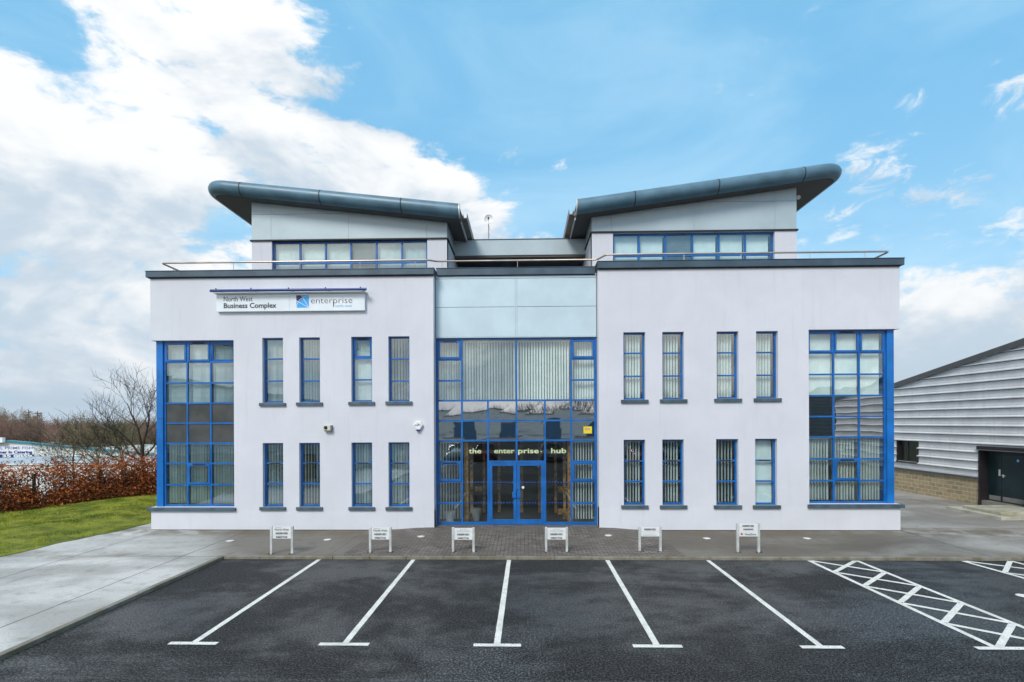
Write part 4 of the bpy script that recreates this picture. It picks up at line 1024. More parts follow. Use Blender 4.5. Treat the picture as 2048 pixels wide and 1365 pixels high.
# ------------------------------------------------------------------ neighbouring sheds
def stone_mat():
    m, B, out = newmat('split_face_block'); v = OBJ(B)
    sx = B.node('ShaderNodeSeparateXYZ'); B.nt.links.new(v, sx.inputs[0]); cb = B.node('ShaderNodeCombineXYZ')
    B.put(cb.inputs[0], B.m('ADD', sx.outputs[0], sx.outputs[1])); B.put(cb.inputs[1], sx.outputs[2])
    br = B.node('ShaderNodeTexBrick'); B.put(br.inputs['Vector'], cb.outputs[0]); br.inputs['Scale'].default_value = 1
    br.inputs['Brick Width'].default_value = .40; br.inputs['Row Height'].default_value = .172; br.inputs['Mortar Size'].default_value = .015; br.inputs['Mortar Smooth'].default_value = .2
    br.inputs['Color1'].default_value = (.44, .34, .19, 1); br.inputs['Color2'].default_value = (.31, .25, .15, 1); br.inputs['Mortar'].default_value = (.52, .47, .38, 1)
    n = B.noise(v, 6, 6, .7); col = B.mix(B.m('MULTIPLY', B.ss(n, .5, .7), .5), br.outputs[0], (.14, .10, .055, 1)); col = B.mix(B.m('MULTIPLY', B.ss(n, .45, .3), .3), col, (.50, .40, .24, 1))
    pbr(B, out, col, .9, 0, B.m('SUBTRACT', n, B.m('MULTIPLY', br.outputs[1], .6)), .8, .02, .2); return m
M['stone'] = stone_mat()
def clad_mat(name, c):
    m, B, out = newmat(name); v = OBJ(B)
    n = B.noise(v, 1.2, 5, .6); st = B.noise(B.mapv(v, (0,0,0), (3, 3, .25)), 2.2, 5, .65)
    col = B.mix(B.ss(n, .35, .65), c4(tuple(t*.88 for t in c)), c4(c)); col = B.mix(B.m('MULTIPLY', B.ss(st, .52, .72), .28), col, c4(tuple(t*.55 for t in c)))
    pbr(B, out, col, .45, 0, B.noise(v, 30, 3), .05, .004, .4); return m
M['shedclad'] = clad_mat('silver_profiled_sheet', (.74, .745, .755)); M['darkclad'] = clad_mat('dark_profiled_sheet', (.10, .11, .12)); M['whiteclad'] = clad_mat('white_profiled_sheet', (.86, .84, .78))
M['verge'] = simple('dark_verge_trim', (.085, .09, .09), .5); M['teal'] = simple('dark_teal_door', (.006, .022, .026), .35, 0, .2, 2)
M['frameblk'] = simple('black_brown_frame', (.016, .013, .015), .45); M['shedroof'] = simple('shed_roof_sheet', (.20, .21, .22), .6)
def shed(name, T, u0, u1, uridge, zbase, zeave, pitch_, depth, openings, label, clad, basemat, pitchz=.345, cat='warehouse', verge=.22, zoff=0, roofm=None):
    """T(u, w, z) maps wall coordinates (along the wall, outwards, up) to the world"""
    o = T((u0+u1)/2, 0, 0); e = empty(name, (o[0], o[1], zoff), label, cat)
    zr = lambda u: zeave + pitch_*((u1-uridge)-abs(u-uridge))
    def bx(mb, a, c, w0, w1, e0, e1):
        n = len(mb.v); mb.v += [T(*q) for q in ((a,w0,e0),(c,w0,e0),(c,w1,e0),(a,w1,e0),(a,w0,e1),(c,w0,e1),(c,w1,e1),(a,w1,e1))]
        mb.f += [tuple(n+i for i in q) for q in ((0,3,2,1),(4,5,6,7),(0,1,5,4),(1,2,6,5),(2,3,7,6),(3,0,4,7))]
    def segs(za, zb, a, c):
        out = [(a, c)]
        for (oa, oc, oz0, oz1) in openings:
            if oz1 > za+.01 and oz0 < zb-.01:
                nw = []
                for (p, q) in out:
                    if oc <= p or oa >= q: nw.append((p, q)); continue
                    if oa > p: nw.append((p, oa))
                    if oc < q: nw.append((oc, q))
                out = nw
        return out
    mb = MB()
    zl_ = sorted(set([zoff-.1, zbase]+[z for op in openings for z in op[2:4] if z < zbase]))
    for za, zb in zip(zl_[:-1], zl_[1:]):
        for a, c in segs(za, zb, u0, u1): bx(mb, a, c, -.30, 0, za, zb)
    mb.obj('block_wall', basemat, e)
    # horizontal profiled sheeting
    mb = MB(); z = zbase+.04; zt = zr(uridge); k = 0
    prof = [(0, .0), (.012, .004), (.075, .006), (.080, .0), (.15, .0), (.155, .006), (.225, .006), (.23, 0), (.272, .0), (.276, .070), (.312, .070), (.345, 0)]
    cuts = sorted(set([op[2] for op in openings]+[op[3] for op in openings]))
    while z < zt-.05:
        for i in range(len(prof)-1):
            pieces = [(z+prof[i][0]*pitchz/.345, prof[i][1], z+prof[i+1][0]*pitchz/.345, prof[i+1][1])]
            for (za, wa, zb, wb) in pieces:
                a, c = u0, u1
                if zb > zeave:
                    r_ = (zb-zeave)/pitch_; a, c = u0+r_, u1-r_
                if c-a < .05: continue
                for p, q in segs(za, zb, a, c): mb.quad(T(p, .03+wa, za), T(q, .03+wa, za), T(q, .03+wb, zb), T(p, .03+wb, zb))
        z += pitchz; k += 1
    mb.obj('cladding', clad, e)
    shade = MB(); z = zbase+.04  # dark strips painting the shade under each sheeting rib
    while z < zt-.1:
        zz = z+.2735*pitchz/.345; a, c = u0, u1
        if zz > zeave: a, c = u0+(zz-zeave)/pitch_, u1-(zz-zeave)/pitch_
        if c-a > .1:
            for p, q in segs(zz-.02, zz, a, c): shade.quad(T(p, .032, zz-.022), T(q, .032, zz-.022), T(q, .055, zz-.002), T(p, .055, zz-.002))
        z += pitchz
    shade.obj('rib_shade', M['dark'], e)
    mb = MB()
    bk = [(u0, zbase), (u1, zbase), (u1, zeave), (uridge, zt), (u0, zeave)]
    for a, c in segs(zbase, zbase+.03, u0, u1): bx(mb, a-.01, c+.01, -.02, .085, zbase-.03, zbase+.035)
    mb.obj('drip_flashing', M['verge'], e)
    # backing (a solid gable behind the sheets) cut round the openings
    mb = MB(); us = sorted(set([u0, u1, uridge]+[x for op in openings for x in op[:2]]))
    for a, c in zip(us[:-1], us[1:]):
        zs_ = sorted(set([zbase]+[z for op in openings if op[0] <= a+1e-6 and op[1] >= c-1e-6 for z in op[2:4] if z > zbase]))
        for i, zz in enumerate(zs_):
            top = zs_[i+1] if i+1 < len(zs_) else None; cz = zz+.01
            if any(op[0] <= a+1e-6 and op[1] >= c-1e-6 and op[2] < cz < op[3] for op in openings): continue
            if top: mb.quad(T(a, -.01, zz), T(c, -.01, zz), T(c, -.01, top), T(a, -.01, top))
            else: mb.quad(T(a, -.01, zz), T(c, -.01, zz), T(c, -.01, zr(c)), T(a, -.01, zr(a)))
    mb.quad(T(u0, -depth, zoff), T(u1, -depth, zoff), T(u1, -depth, zeave), T(uridge, -depth, zt), T(u0, -depth, zeave))
    mb.quad(T(u0, -.01, zoff), T(u0, -depth, zoff), T(u0, -depth, zeave), T(u0, -.01, zeave)); mb.quad(T(u1, -.01, zoff), T(u1, -depth, zoff), T(u1, -depth, zeave), T(u1, -.01, zeave))
    mb.obj('wall', clad, e)
    mb = MB()
    for a, c in ((u0-.12, uridge), (uridge, u1+.12)):
        za, zc = zr(a), zr(c); n = len(mb.v)
        mb.v += [T(a, .10, za+.02), T(c, .10, zc+.02), T(c, -depth, zc+.02), T(a, -depth, za+.02), T(a, .10, za+.09), T(c, .10, zc+.09), T(c, -depth, zc+.09), T(a, -depth, za+.09)]
        mb.f += [tuple(n+i for i in q) for q in ((0,3,2,1),(4,5,6,7),(0,1,5,4),(1,2,6,5),(2,3,7,6),(3,0,4,7))]
    mb.obj('roof', roofm or M['shedroof'], e)
    mb = MB()
    for a, c in ((u0-.14, uridge), (uridge, u1+.14)):
        za, zc = zr(a), zr(c); n = len(mb.v)
        mb.v += [T(a, .101, za-verge+.1), T(c, .101, zc-verge+.1), T(c, .14, zc-verge+.1), T(a, .14, za-verge+.1), T(a, .101, za+.11), T(c, .101, zc+.11), T(c, .14, zc+.11), T(a, .14, za+.11)]
        mb.f += [tuple(n+i for i in q) for q in ((0,3,2,1),(4,5,6,7),(0,1,5,4),(1,2,6,5),(2,3,7,6),(3,0,4,7))]
    mb.obj('verge_trim', M['verge'], e)
    return e, bx
# the silver shed to the right of the office
XS = GP(1962, 1011, ZP)[0]
TS = lambda u, w, z: (XS-w, u, z)
yv1, zv1 = SX(1794, 771, XS); yv2, zv2 = SX(2048, 685, XS)
pit = (zv2-zv1)/(yv1-yv2); uR = 14.8; uE = 27.5; zE = zv1-pit*(uE-yv1)
wy0, wz1 = SX(1837.5, 883, XS); wy1 = wy0+1.25; wz0 = SX(1837.5, 925.5, XS)[1]
dy1, dzz = SX(1960, 900, XS); dy0 = SX(2050, 900, XS)[0]-.15; dz1 = SX(1960, 899, XS)[1]
zblk = SX(1880, 947.5, XS)[1]; dz0 = ZP+.205
ops = [(wy0, wy1, wz0, wz1), (dy0, dy1, -.2, dz1), (dy0-1.6, dy0-.12, 1.15, dz1-.15)]
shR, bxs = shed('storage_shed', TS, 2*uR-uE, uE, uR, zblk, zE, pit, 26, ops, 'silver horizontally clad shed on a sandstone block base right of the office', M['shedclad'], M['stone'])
mb = MB(); bxs(mb, dy0, dy1, -.34, -.02, dz1-.02, dz1+.0); bxs(mb, dy1-.06, dy1, -.34, .075, -.05, dz1-.02); bxs(mb, dy0, dy0+.06, -.34, .075, -.05, dz1-.02)
bxs(mb, dy0-.05, dy1+.03, .0, .12, dz1, dz1+.13); bxs(mb, dy0+.06, dy1-.06, -.34, -.22, dz1-.14, dz1-.021); mb.obj('door_frame', M['frameblk'], shR, bevel=.005)
mb = MB(); bxs(mb, dy0-.06, dy1+.04, .0, .16, dz1-.02, dz1-.003); mb.obj('door_canopy', M['gutter'], shR)
ym = SX(2006, 950, XS+.3)[0]
for a, c, hs_ in ((dy0+.07, ym-.005, 1), (ym+.005, dy1-.07, -1)):
    mb = MB(); bxs(mb, a, c, -.30, -.25, dz0+.02, dz1-.15); dr = mb.obj('door', M['teal'], shR, bevel=.004)
    mb = MB(); bxs(mb, a+.04, c-.04, -.249, -.246, dz0+.05, dz0+.22); mb.obj('kick_plate', M['gutter'], dr)
    hz = dz0+1.0; hy = ym-.07 if hs_ > 0 else ym+.07
    mb = MB()
    if hs_ < 0: bxs(mb, hy-.025, hy+.025, -.249, -.22, hz+.0, hz+.24)
    else: bxs(mb, hy-.03, hy+.03, -.249, -.238, hz-.06, hz+.06); mb.tube([TS(hy, -.25, hz+.02), TS(hy, -.19, hz+.02), TS(hy-.14, -.19, hz+.02)], .012, 8)
    mb.obj('handle', M['lightmetal'], dr)
    if hs_ > 0:
        mb = MB(); q = (a+c)/2-.02; mb.cyl(TS(q, -.249, dz0+1.62), -.055, 0, 'x'); mb.v = []; mb.f = []
        mb.tube([TS(q, -.249, dz0+1.62), TS(q, -.244, dz0+1.62)], .055, 18); mb.obj('door_sign', M['skyblue'], dr)
        mb = MB(); mb.tube([TS(q, -.244, dz0+1.62), TS(q, -.242, dz0+1.62)], .026, 12); mb.obj('door_sign', M['white'], dr)
mb = MB(); bxs(mb, dy0+.06, dy1-.06, -.55, -.50, .0, dz1); bxs(mb, dy0-.1, dy1+.1, -.6, .0, -.05, dz0); mb.obj('door_threshold', M['gutter'], shR)
def shedwin(a, c, z0_, z1_, mull, gl):
    mb = MB(); f = .055
    bxs(mb, a, a+f, -.12, -.05, z0_, z1_); bxs(mb, c-f, c, -.12, -.05, z0_, z1_); bxs(mb, a+f, c-f, -.118, -.052, z1_-f, z1_); bxs(mb, a+f, c-f, -.118, -.052, z0_, z0_+f)
    for q in mull: bxs(mb, q-.025, q+.025, -.115, -.055, z0_+f-.003, z1_-f+.003)
    bxs(mb, a-.03, c+.03, -.05, .09, z1_, z1_+.04); bxs(mb, a-.03, c+.03, -.05, .12, z0_-.05, z0_); bxs(mb, a-.035, a, -.12, .08, z0_, z1_); bxs(mb, c, c+.035, -.12, .08, z0_, z1_)
    w_ = mb.obj('window', M['frameblk'], shR)
    mb = MB(); mb.quad(TS(a+f-.004, -.085, z0_+f-.004), TS(c-f+.004, -.085, z0_+f-.004), TS(c-f+.004, -.085, z1_-f+.004), TS(a+f-.004, -.085, z1_-f+.004)); mb.obj('pane', gl, w_)
    mb = MB(); bxs(mb, a-.1, c+.1, -1.9, -1.85, z0_-.3, z1_+.3); mb.obj('inner_wall', M['interior'], w_)
shedwin(wy0, wy1, wz0, wz1, [wy0+.75], M['glass']); shedwin(dy0-1.6, dy0-.12, 1.15, dz1-.15, [dy0-.8], M['glass'])
# two wide slabs before the doors
M['step'] = simple('mossy_concrete_step', (.46, .45, .40), .8, 0, .3, 2.2, 60, .3, c2=(.30, .285, .19))
c2x, c2y = GP(2003, 1041, ZP+.0); c1x, c1y = GP(2000, 1031, ZP+.10)
f1 = GP(1904, 1016, ZP+.1); f2 = GP(1869, 1018, ZP)
mb = MB(); mb.box(c2x, XS-.005, c2y-0, f2[1], ZP-.02, ZP+.10)
steps = mb.obj('door_steps', M['step'], None, 'two low mossy concrete slabs stepped before the dark shed doors', 'steps', bevel=.012)
mb = MB(); mb.box(c1x+.02, XS-.006, c2y+.35, f1[1], ZP+.1005, ZP+.20); t_ = mb.obj('upper_slab', M['step'], steps, bevel=.012)

# out of frame on the left and behind: sheds that the windows mirror
TL = lambda u, w, z: (u, 1.5+w, z)
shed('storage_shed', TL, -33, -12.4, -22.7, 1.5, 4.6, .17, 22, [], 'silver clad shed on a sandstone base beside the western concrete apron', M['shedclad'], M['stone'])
TD = lambda u, w, z: (u, -20+w, z)
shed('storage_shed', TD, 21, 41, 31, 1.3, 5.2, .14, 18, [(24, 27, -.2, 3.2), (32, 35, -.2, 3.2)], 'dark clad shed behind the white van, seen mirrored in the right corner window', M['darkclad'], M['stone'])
TB = lambda u, w, z: (u, -74+w, z)
dd = [(x, x+3.6, -.2, 3.5) for x in range(-50, 52, 9)]
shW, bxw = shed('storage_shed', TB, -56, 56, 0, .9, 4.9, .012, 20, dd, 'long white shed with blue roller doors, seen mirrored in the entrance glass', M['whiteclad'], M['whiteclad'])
M['roller'] = simple('blue_roller_door', (.02, .11, .22), .5)
for (a, c, z0_, z1_) in dd:
    mb = MB(); bxw(mb, a, c, -.12, -.06, .0, z1_); mb.obj('roller_door', M['roller'], shW)
M['carw'] = simple('white_car_paint', (.75, .75, .74), .2, 0, .03, 2, 5, .01, .5, .6); M['carr'] = simple('red_car_paint', (.35, .02, .02), .2, 0, .05, 2, 5, .01, .5, .6); M['cars'] = simple('silver_car_paint', (.42, .43, .45), .22, .5, .05, 2, 5, .01, .5, .6); M['cark'] = simple('dark_car_paint', (.02, .025, .04), .2, 0, .05, 2, 5, .01, .5, .6)
M['carglass'] = simple('car_glass', (.01, .012, .015), .05); M['lamp'] = simple('lamp_lens', (.7, .7, .68), .15)
def vehicle(name, loc, rot, mat, prof_, cab, wid, wheels, label, cat, group=None):
    """side profile (x along the car, z up) lofted across the width with rounded shoulders"""
    e = bpy.data.objects.new(name, None); COL.objects.link(e); ORG[e] = Vector((0, 0, 0)); tag(e, label, cat, group)
    def loft(pf, ws):
        mb = MB(); n = len(pf); zmax = max(p[1] for p in pf); zmin = min(p[1] for p in pf)
        secs = [(-1, .94), (-.97, .985), (-.85, 1.0), (.85, 1.0), (.97, .985), (1, .94)]
        cx = sum(p[0] for p in pf)/n; cz = (zmax+zmin)/2
        for s_, q in secs:
            for (x, z) in pf:
                t = (z-zmin)/(zmax-zmin); mb.v.append((cx+(x-cx)*q, s_*(ws[0]+(ws[1]-ws[0])*t)/2, cz+(z-cz)*q))
        for k in range(len(secs)-1):
            for i in range(n): mb.f.append((k*n+i, k*n+(i+1) % n, (k+1)*n+(i+1) % n, (k+1)*n+i))
        mb.f.append(tuple(range(n-1, -1, -1))); mb.f.append(tuple((len(secs)-1)*n+i for i in range(n))); return mb
    loft(prof_, (wid, wid*.94)).obj('body', mat, e, smooth=True)
    if cab:
        loft(cab, (wid*.90, wid*.72)).obj('glasshouse', M['carglass'], e, smooth=True)
        zt_ = max(p[1] for p in cab); xs_ = [p[0] for p in cab if p[1] > zt_-.08]
        mb = MB(); mb.box(min(xs_)+.02, max(xs_)-.02, -wid*.36, wid*.36, zt_-.03, zt_+.025); mb.obj('roof', mat, e, bevel=.015)
    for x in wheels:
        for s_ in (-1, 1):
            mb = MB(); mb.cyl((x, s_*(wid/2-.10)-.10, .32), .32, .20, 'y', 24); w_ = mb.obj('wheel', M['rubber'], e)
            mb = MB(); mb.cyl((x, s_*(wid/2+.005)-.01, .32), .20, .02, 'y', 20); mb.obj('rim', M['lightmetal'], w_)
    xf = max(p[0] for p in prof_); xr2 = min(p[0] for p in prof_)
    for s_ in (-1, 1):
        mb = MB(); mb.box(xf-.14, xf-.02, s_*wid*.36-.14, s_*wid*.36+.14, .62, .76); mb.obj('headlight', M['lamp'], e, bevel=.02)
        mb = MB(); mb.box(xr2+.02, xr2+.12, s_*wid*.38-.10, s_*wid*.38+.10, .72, .90); mb.obj('tail_light', M['red'], e, bevel=.02)
    e.location = loc; e.rotation_euler = (0, 0, rot); return e
carp = [(-2.0, .28), (2.0, .28), (2.12, .45), (2.08, .70), (1.95, .80), (1.1, .95), (-1.75, .98), (-2.05, .92), (-2.1, .6)]
carc = [(1.15, .93), (.45, 1.42), (-1.2, 1.45), (-1.85, .96)]
for i, (x, mt, lb) in enumerate(((-6.0, 'carw', 'white hatchback leftmost in the row of cars facing the office'), (-3.4, 'carr', 'red hatchback second from the left in the row facing the office'), (2.2, 'cars', 'silver hatchback alone between two empty bays facing the office'), (7.4, 'carw', 'white hatchback beside the second red car facing the office'), (10.0, 'carr', 'red hatchback between white and dark cars facing the office'), (12.6, 'cark', 'dark blue hatchback rightmost in the row facing the office'))):
    vehicle('parked_car', (x, -13.5, 0), radians(90), M[mt], carp, carc, 1.74, (-1.25, 1.3), lb, 'car', 'cars parked opposite the office')
vanp = [(-2.5, .35), (2.5, .35), (2.55, .9), (2.0, 1.25), (1.5, 2.15), (1.2, 2.25), (-2.45, 2.25), (-2.55, 1.2)]
vanc = [(2.16, 1.15), (1.60, 2.02), (1.0, 2.05), (1.0, 1.2)]
vehicle('parked_van', (20.5, -4.6, ZP), radians(180), M['carw'], vanp, vanc, 1.95, (-1.6, 1.7), 'white panel van parked beside the shed right of the car park', 'van')

# ------------------------------------------------------------------ the low shed with the shop sign beyond the hedge
YG = 62; ZLOW = -4.55
M['sheetwhite'] = simple('pale_roof_sheet', (.80, .80, .79), .5, 0, .12, .6); M['tealtrim'] = simple('teal_trim', (.02, .19, .25), .45); M['palewall'] = simple('pale_wall_sheet', (.64, .67, .65), .5, 0, .1, .5)
M['navytext'] = simple('navy_sign', (.012, .012, .20), .5); M['mauvetext'] = simple('mauve_letter', (.20, .17, .42), .5)
fx = lambda px: FX(px, 900, YG); fz = lambda py, px=100: FZ(px, py, YG)
xpk = fx(14); zpk = fz(884.5, 14); xe_ = fx(330); ze_ = FZ(330, 914.5, YG); xw_ = 2*xpk-xe_
fish = empty('fish_shop_shed', (xpk, YG, ZLOW), 'pale low pitched shed with teal roof edge and a shop banner beyond the hedge', 'warehouse')
mb = MB(); mb.prism([(xw_, ZLOW), (xe_, ZLOW), (xe_, ze_), (xpk, zpk), (xw_, ze_)], YG, YG+.35); mb.prism([(xw_, ZLOW), (xe_, ZLOW), (xe_, ze_-1.3), (xpk, zpk-1.3), (xw_, ze_-1.3)], YG+.36, YG+24); mb.obj('wall', M['palewall'], fish)
for a, c, za, zc in ((xw_-.3, xpk, ze_, zpk), (xpk, xe_+.3, zpk, ze_)):
    mb = MB(); mb.prism([(a, za+.01), (c, zc+.01), (c, zc+.22), (a, za+.22)], YG-.22, YG+.6); mb.obj('roof', M['tealtrim'], fish)
mb = MB(); x_ = fx(-8); mb.box(x_, fx(14.5), YG-.6, YG+.1-.33, fz(886, 0)+.05, fz(881, 0)+.35); mb.obj('vent_box', M['sheetwhite'], fish)
# lean-to in front
YL0, YL1 = 50.0, YG-.01; zt_ = FZ(150, 914, YL1); zb2 = FZ(100, 928.5, YL0)
lean = MB(); xl0, xl1 = FX(-160, 900, YL0), FX(420, 900, YL0)
lean.v = [(xl0, YL0, zb2-.1), (xl1, YL0, zb2-.1), (xl1, YL1, zt_), (xl0, YL1, zt_), (xl0, YL0, zb2), (xl1, YL0, zb2), (xl1, YL1, zt_+.06), (xl0, YL1, zt_+.06)]
lean.f = [(0,3,2,1),(4,5,6,7),(0,1,5,4),(1,2,6,5),(2,3,7,6),(3,0,4,7)]
x = xl0+.5
while x < xl1:
    n = len(lean.v); lean.v += [(x, YL0, zb2), (x+.12, YL0, zb2), (x+.12, YL1, zt_+.06), (x, YL1, zt_+.06), (x+.03, YL0, zb2+.07), (x+.09, YL0, zb2+.07), (x+.09, YL1, zt_+.13), (x+.03, YL1, zt_+.13)]
    lean.f += [tuple(n+i for i in q) for q in ((4,5,6,7),(0,1,5,4),(1,2,6,5),(2,3,7,6),(3,0,4,7))]; x += 1.0
lean.obj('lean_to_roof', M['sheetwhite'], fish)
mb = MB(); mb.box(xl0+.2, xl1-.2, YL0+.15, YL1-.01, ZLOW, zb2-.1); mb.obj('lean_to_wall', M['sheetwhite'], fish)
for p in (69, 132, 245):
    mb = MB(); xx = FX(p, 915, YG+3); mb.cyl((xx, YG+3, -1), .28, FZ(p, 887 if p > 100 else 896, YG+3)+1, 'z', 14) if p == 132 else None
k = MB(); xx = FX(110, 890, YG+1); zt3 = FZ(110, 885, YG+1)
k.cyl((xx, YG+1, zt3-1.3), .30, 1.2, 'z', 14); k.tube([(xx, YG+1, zt3-.12), (xx, YG+1, zt3+.16)], [.62, .05], 14); k.obj('flue', M['gutter'], fish)
# banner on the gable
bn = empty('shop_banner', (fx(20), YG-.05, fz(915, 30)), 'white and navy fish shop banner on the gable of the low shed', 'banner')
ba, bb = fx(-70), fx(68.5); bz1, bz0 = FZ(34, 892.5, YG), FZ(34, 915.5, YG); bh = bz1-bz0
mb = MB(); mb.box(ba, bb, YG-.06, YG-.001, bz0+bh*.27, bz1); mb.obj('board', M['signwhite'], bn)
mb = MB(); mb.box(ba, bb, YG-.06, YG-.001, bz0, bz0+bh*.268); mb.obj('board', M['navytext'], bn)
def bt(body, pa, pb, zf, h_, mat, bold): text_mesh('lettering', body, h_*bh, mat, bn, fx(pa), YG-.07, bz0+bh*zf, width=fx(pb)-fx(pa), bold=bold)
bt('L PRIME FISH', 1.5, 65.5, .72, .34, M['mauvetext'], .006); bt('ner In Catering', .5, 65.5, .36, .34, M['navytext'], .02); bt('35 0059', 5, 65, .03, .30, M['signwhite'], .02)

# ------------------------------------------------------------------ hills
hm, B, out = newmat('distant_hill'); v = OBJ(B); n = B.noise(B.mapv(v, (0,0,0), (.004, .004, .02)), 1.0, 6, .65)
pbr(B, out, B.mix(B.ss(n, .4, .6), (.11, .15, .16, 1), (.20, .24, .20, 1)), .95); M['hill'] = hm
hb = MB(); NA = 240
def hh(a):   # ridge height by bearing
    return 22+10*sin(a*3+1)+6*sin(a*11)+3*sin(a*29+2) + (34*smst((abs(a)-1.6)/1.0))
for i in range(NA+1):
    a = -pi+2*pi*i/NA; d = 2600
    for q, (dd_, hf) in enumerate(((d*.72, -.05), (d*.86, .45), (d, 1.0), (d*1.15, .4))): hb.v.append((sin(a)*dd_, cos(a)*dd_, -6+hh(a)*hf*(1+.15*sin(a*53+q)) if hf > 0 else -8))
for i in range(NA):
    for q in range(3): hb.f.append((i*4+q, (i+1)*4+q, (i+1)*4+q+1, i*4+q+1))
hb.obj('hills', M['hill'], kind='structure', smooth=True)

# ------------------------------------------------------------------ lawn
LM = MB(); NU, NV = 70, 26
e0, e1 = Vector(GP(0, 1114, ZP)), Vector(GP(302, 1047.5, ZP))
def lawn_pt(u, w):      # u along (y), w from the kerb (0) to beyond the hedge (1)
    y = -1+34*u
    t = (y-e0.y)/(e1.y-e0.y); ex_ = e0.x+(e1.x-e0.x)*t
    if t > 1: ex_ = e1.x+(ex_-e1.x)*.25
    ex_ += .06*sin(y*2.1)+.04*sin(y*5.3)
    q = (y-H0.y)/HD.y; hx_ = H0.x+HD.x*q-.9
    hx_ = min(hx_, ex_-1.5)
    x = ex_+(hx_-ex_)*w
    z = ZP+.012+.10*smst(w*4)+.06*sin(x*.9+y*.5)*smst(w*3)+.03*sin(x*2.3-y*1.7)*smst(w*3)
    return (x, y, z)
for j in range(NV+1):
    for i in range(NU+1): LM.v.append(lawn_pt(i/NU, j/NV))
for j in range(NV):
    for i in range(NU): LM.f.append((j*(NU+1)+i, j*(NU+1)+i+1, (j+1)*(NU+1)+i+1, (j+1)*(NU+1)+i))
LM.obj('lawn', M['lawn'], kind='structure', smooth=True)
G_ = MB(); rnd = random.Random(3)
for i in range(62000):
    u = .36+.42*rnd.random(); w = rnd.random()
    x, y, z = lawn_pt(u, w)
    cl_ = .5+.5*sin(x*3.1+sin(y*2.3)*2)*sin(y*2.7+sin(x*1.9)*2); h_ = rnd.uniform(.02, .045)*(.5+2.0*cl_*cl_); t = rnd.uniform(0, 2*pi); wd_ = .009
    lx, ly = rnd.uniform(-.03, .03), rnd.uniform(-.03, .03)
    G_.quad((x-cos(t)*wd_, y-sin(t)*wd_, z-.01), (x+cos(t)*wd_, y+sin(t)*wd_, z-.01), (x+lx, y+ly, z+h_))
G_.obj('grass', M['blade'], None, 'short tufty green grass on the strip left of the office', 'grass', kind='stuff')

# ------------------------------------------------------------------ beech hedge and mesh fence
lm, B, out = newmat('copper_beech_leaf'); v = OBJ(B)
n = B.noise(v, 26, 3, .7); n2_ = B.noise(v, 1.6, 4, .6)
col = B.mix(B.ss(n, .36, .66), (.085, .016, .006, 1), (.72, .20, .035, 1)); col = B.mix(B.m('MULTIPLY', B.ss(n2_, .45, .65), .35), col, (.16, .045, .015, 1))
pbr(B, out, col, .6, spec=.3); M['beech'] = lm
M['bark'] = simple('dark_bark', (.040, .028, .020), .9, 0, .4, 8); M['bark2'] = simple('olive_bark', (.22, .19, .085), .9, 0, .4, 6); M['bark3'] = simple('red_brown_twig', (.30, .165, .115), .9, 0, .35, 5)
rnd = random.Random(11)
hc = (H0+H1)/2; hedge = empty('beech_hedge', (hc.x, hc.y, .1), 'copper brown beech hedge along the far edge of the lawn', 'hedge')
def hpt(s_, d_): p = H0+HD*s_+HN*d_; return p.x, p.y
L_tot = (H1-H0).length
clp = [(rnd.uniform(-3.5, L_tot+6), rnd.uniform(.1, 1.0), rnd.uniform(.1, 1.75), rnd.uniform(.16, .42)) for _ in range(270)]
lv = MB(); stm = MB()
def leaf(x, y, z):
    a = rnd.uniform(0, 2*pi); t = rnd.uniform(-.9, .9); L = rnd.uniform(.030, .060); w_ = L*.62
    d = Vector((cos(a)*cos(t), sin(a)*cos(t), sin(t))); sd_ = d.cross(Vector((rnd.uniform(-1, 1), rnd.uniform(-1, 1), rnd.uniform(-1, 1)))).normalized()*w_
    p = Vector((x, y, z)); lv.quad(p-d*L, p+sd_, p+d*L, p-sd_)
for (s_, d_, z_, r_) in clp:
    dens_ = 1.0 if z_ < .8 else max(.25, 1.25-z_*.55)
    for k in range(int(175*dens_*(r_/.28)**1.3)):
        leaf(*hpt(s_+rnd.gauss(0, r_*.75), d_+rnd.gauss(0, .16)), max(.05, z_+rnd.gauss(0, r_*.55))+.05)
for k in range(15000):
    leaf(*hpt(rnd.uniform(-3.5, L_tot+6), rnd.uniform(.0, 1.05)), .08+abs(rnd.gauss(0, .38)))
for k in range(7000):
    leaf(*hpt(rnd.uniform(-3.5, L_tot+6), rnd.uniform(.0, 1.0)), rnd.uniform(.1, 1.62))
for k in range(170):
    s_ = rnd.uniform(-3.5, L_tot+6); d_ = rnd.uniform(.25, .75); h_ = rnd.uniform(1.0, 1.75) if k % 8 else rnd.uniform(1.8, 2.25); p = []; ds = rnd.uniform(-.25, .25)
    for q in range(5): x, y = hpt(s_+ds*q/4+rnd.gauss(0, .03), d_+rnd.gauss(0, .03)); p.append((x, y, .05+h_*q/4))
    stm.tube(p, [.016, .013, .010, .007, .004], 5)
    for q in range(9):
        t = rnd.uniform(.25, 1); b0 = Vector(p[0]).lerp(Vector(p[4]), t); b0 = Vector(p[min(3, int(t*4))]).lerp(Vector(p[min(4, int(t*4)+1)]), (t*4) % 1)
        x, y = hpt(0, 0); dv_ = HD*rnd.uniform(-.35, .35)+HN*rnd.uniform(-.2, .2); e_ = b0+Vector((dv_.x, dv_.y, rnd.uniform(.05, .3))); stm.tube([b0, e_], [.005, .002], 4)
        if h_ > 1.7 or rnd.random() < .4:
            for _ in range(5): leaf(*(b0.lerp(e_, rnd.random())+Vector((rnd.gauss(0, .03), rnd.gauss(0, .03), rnd.gauss(0, .03)))))
lv.obj('leaves', M['beech'], hedge); stm.obj('stems', M['bark'], hedge)
M['fence'] = simple('dark_green_fence', (.012, .022, .018), .5)
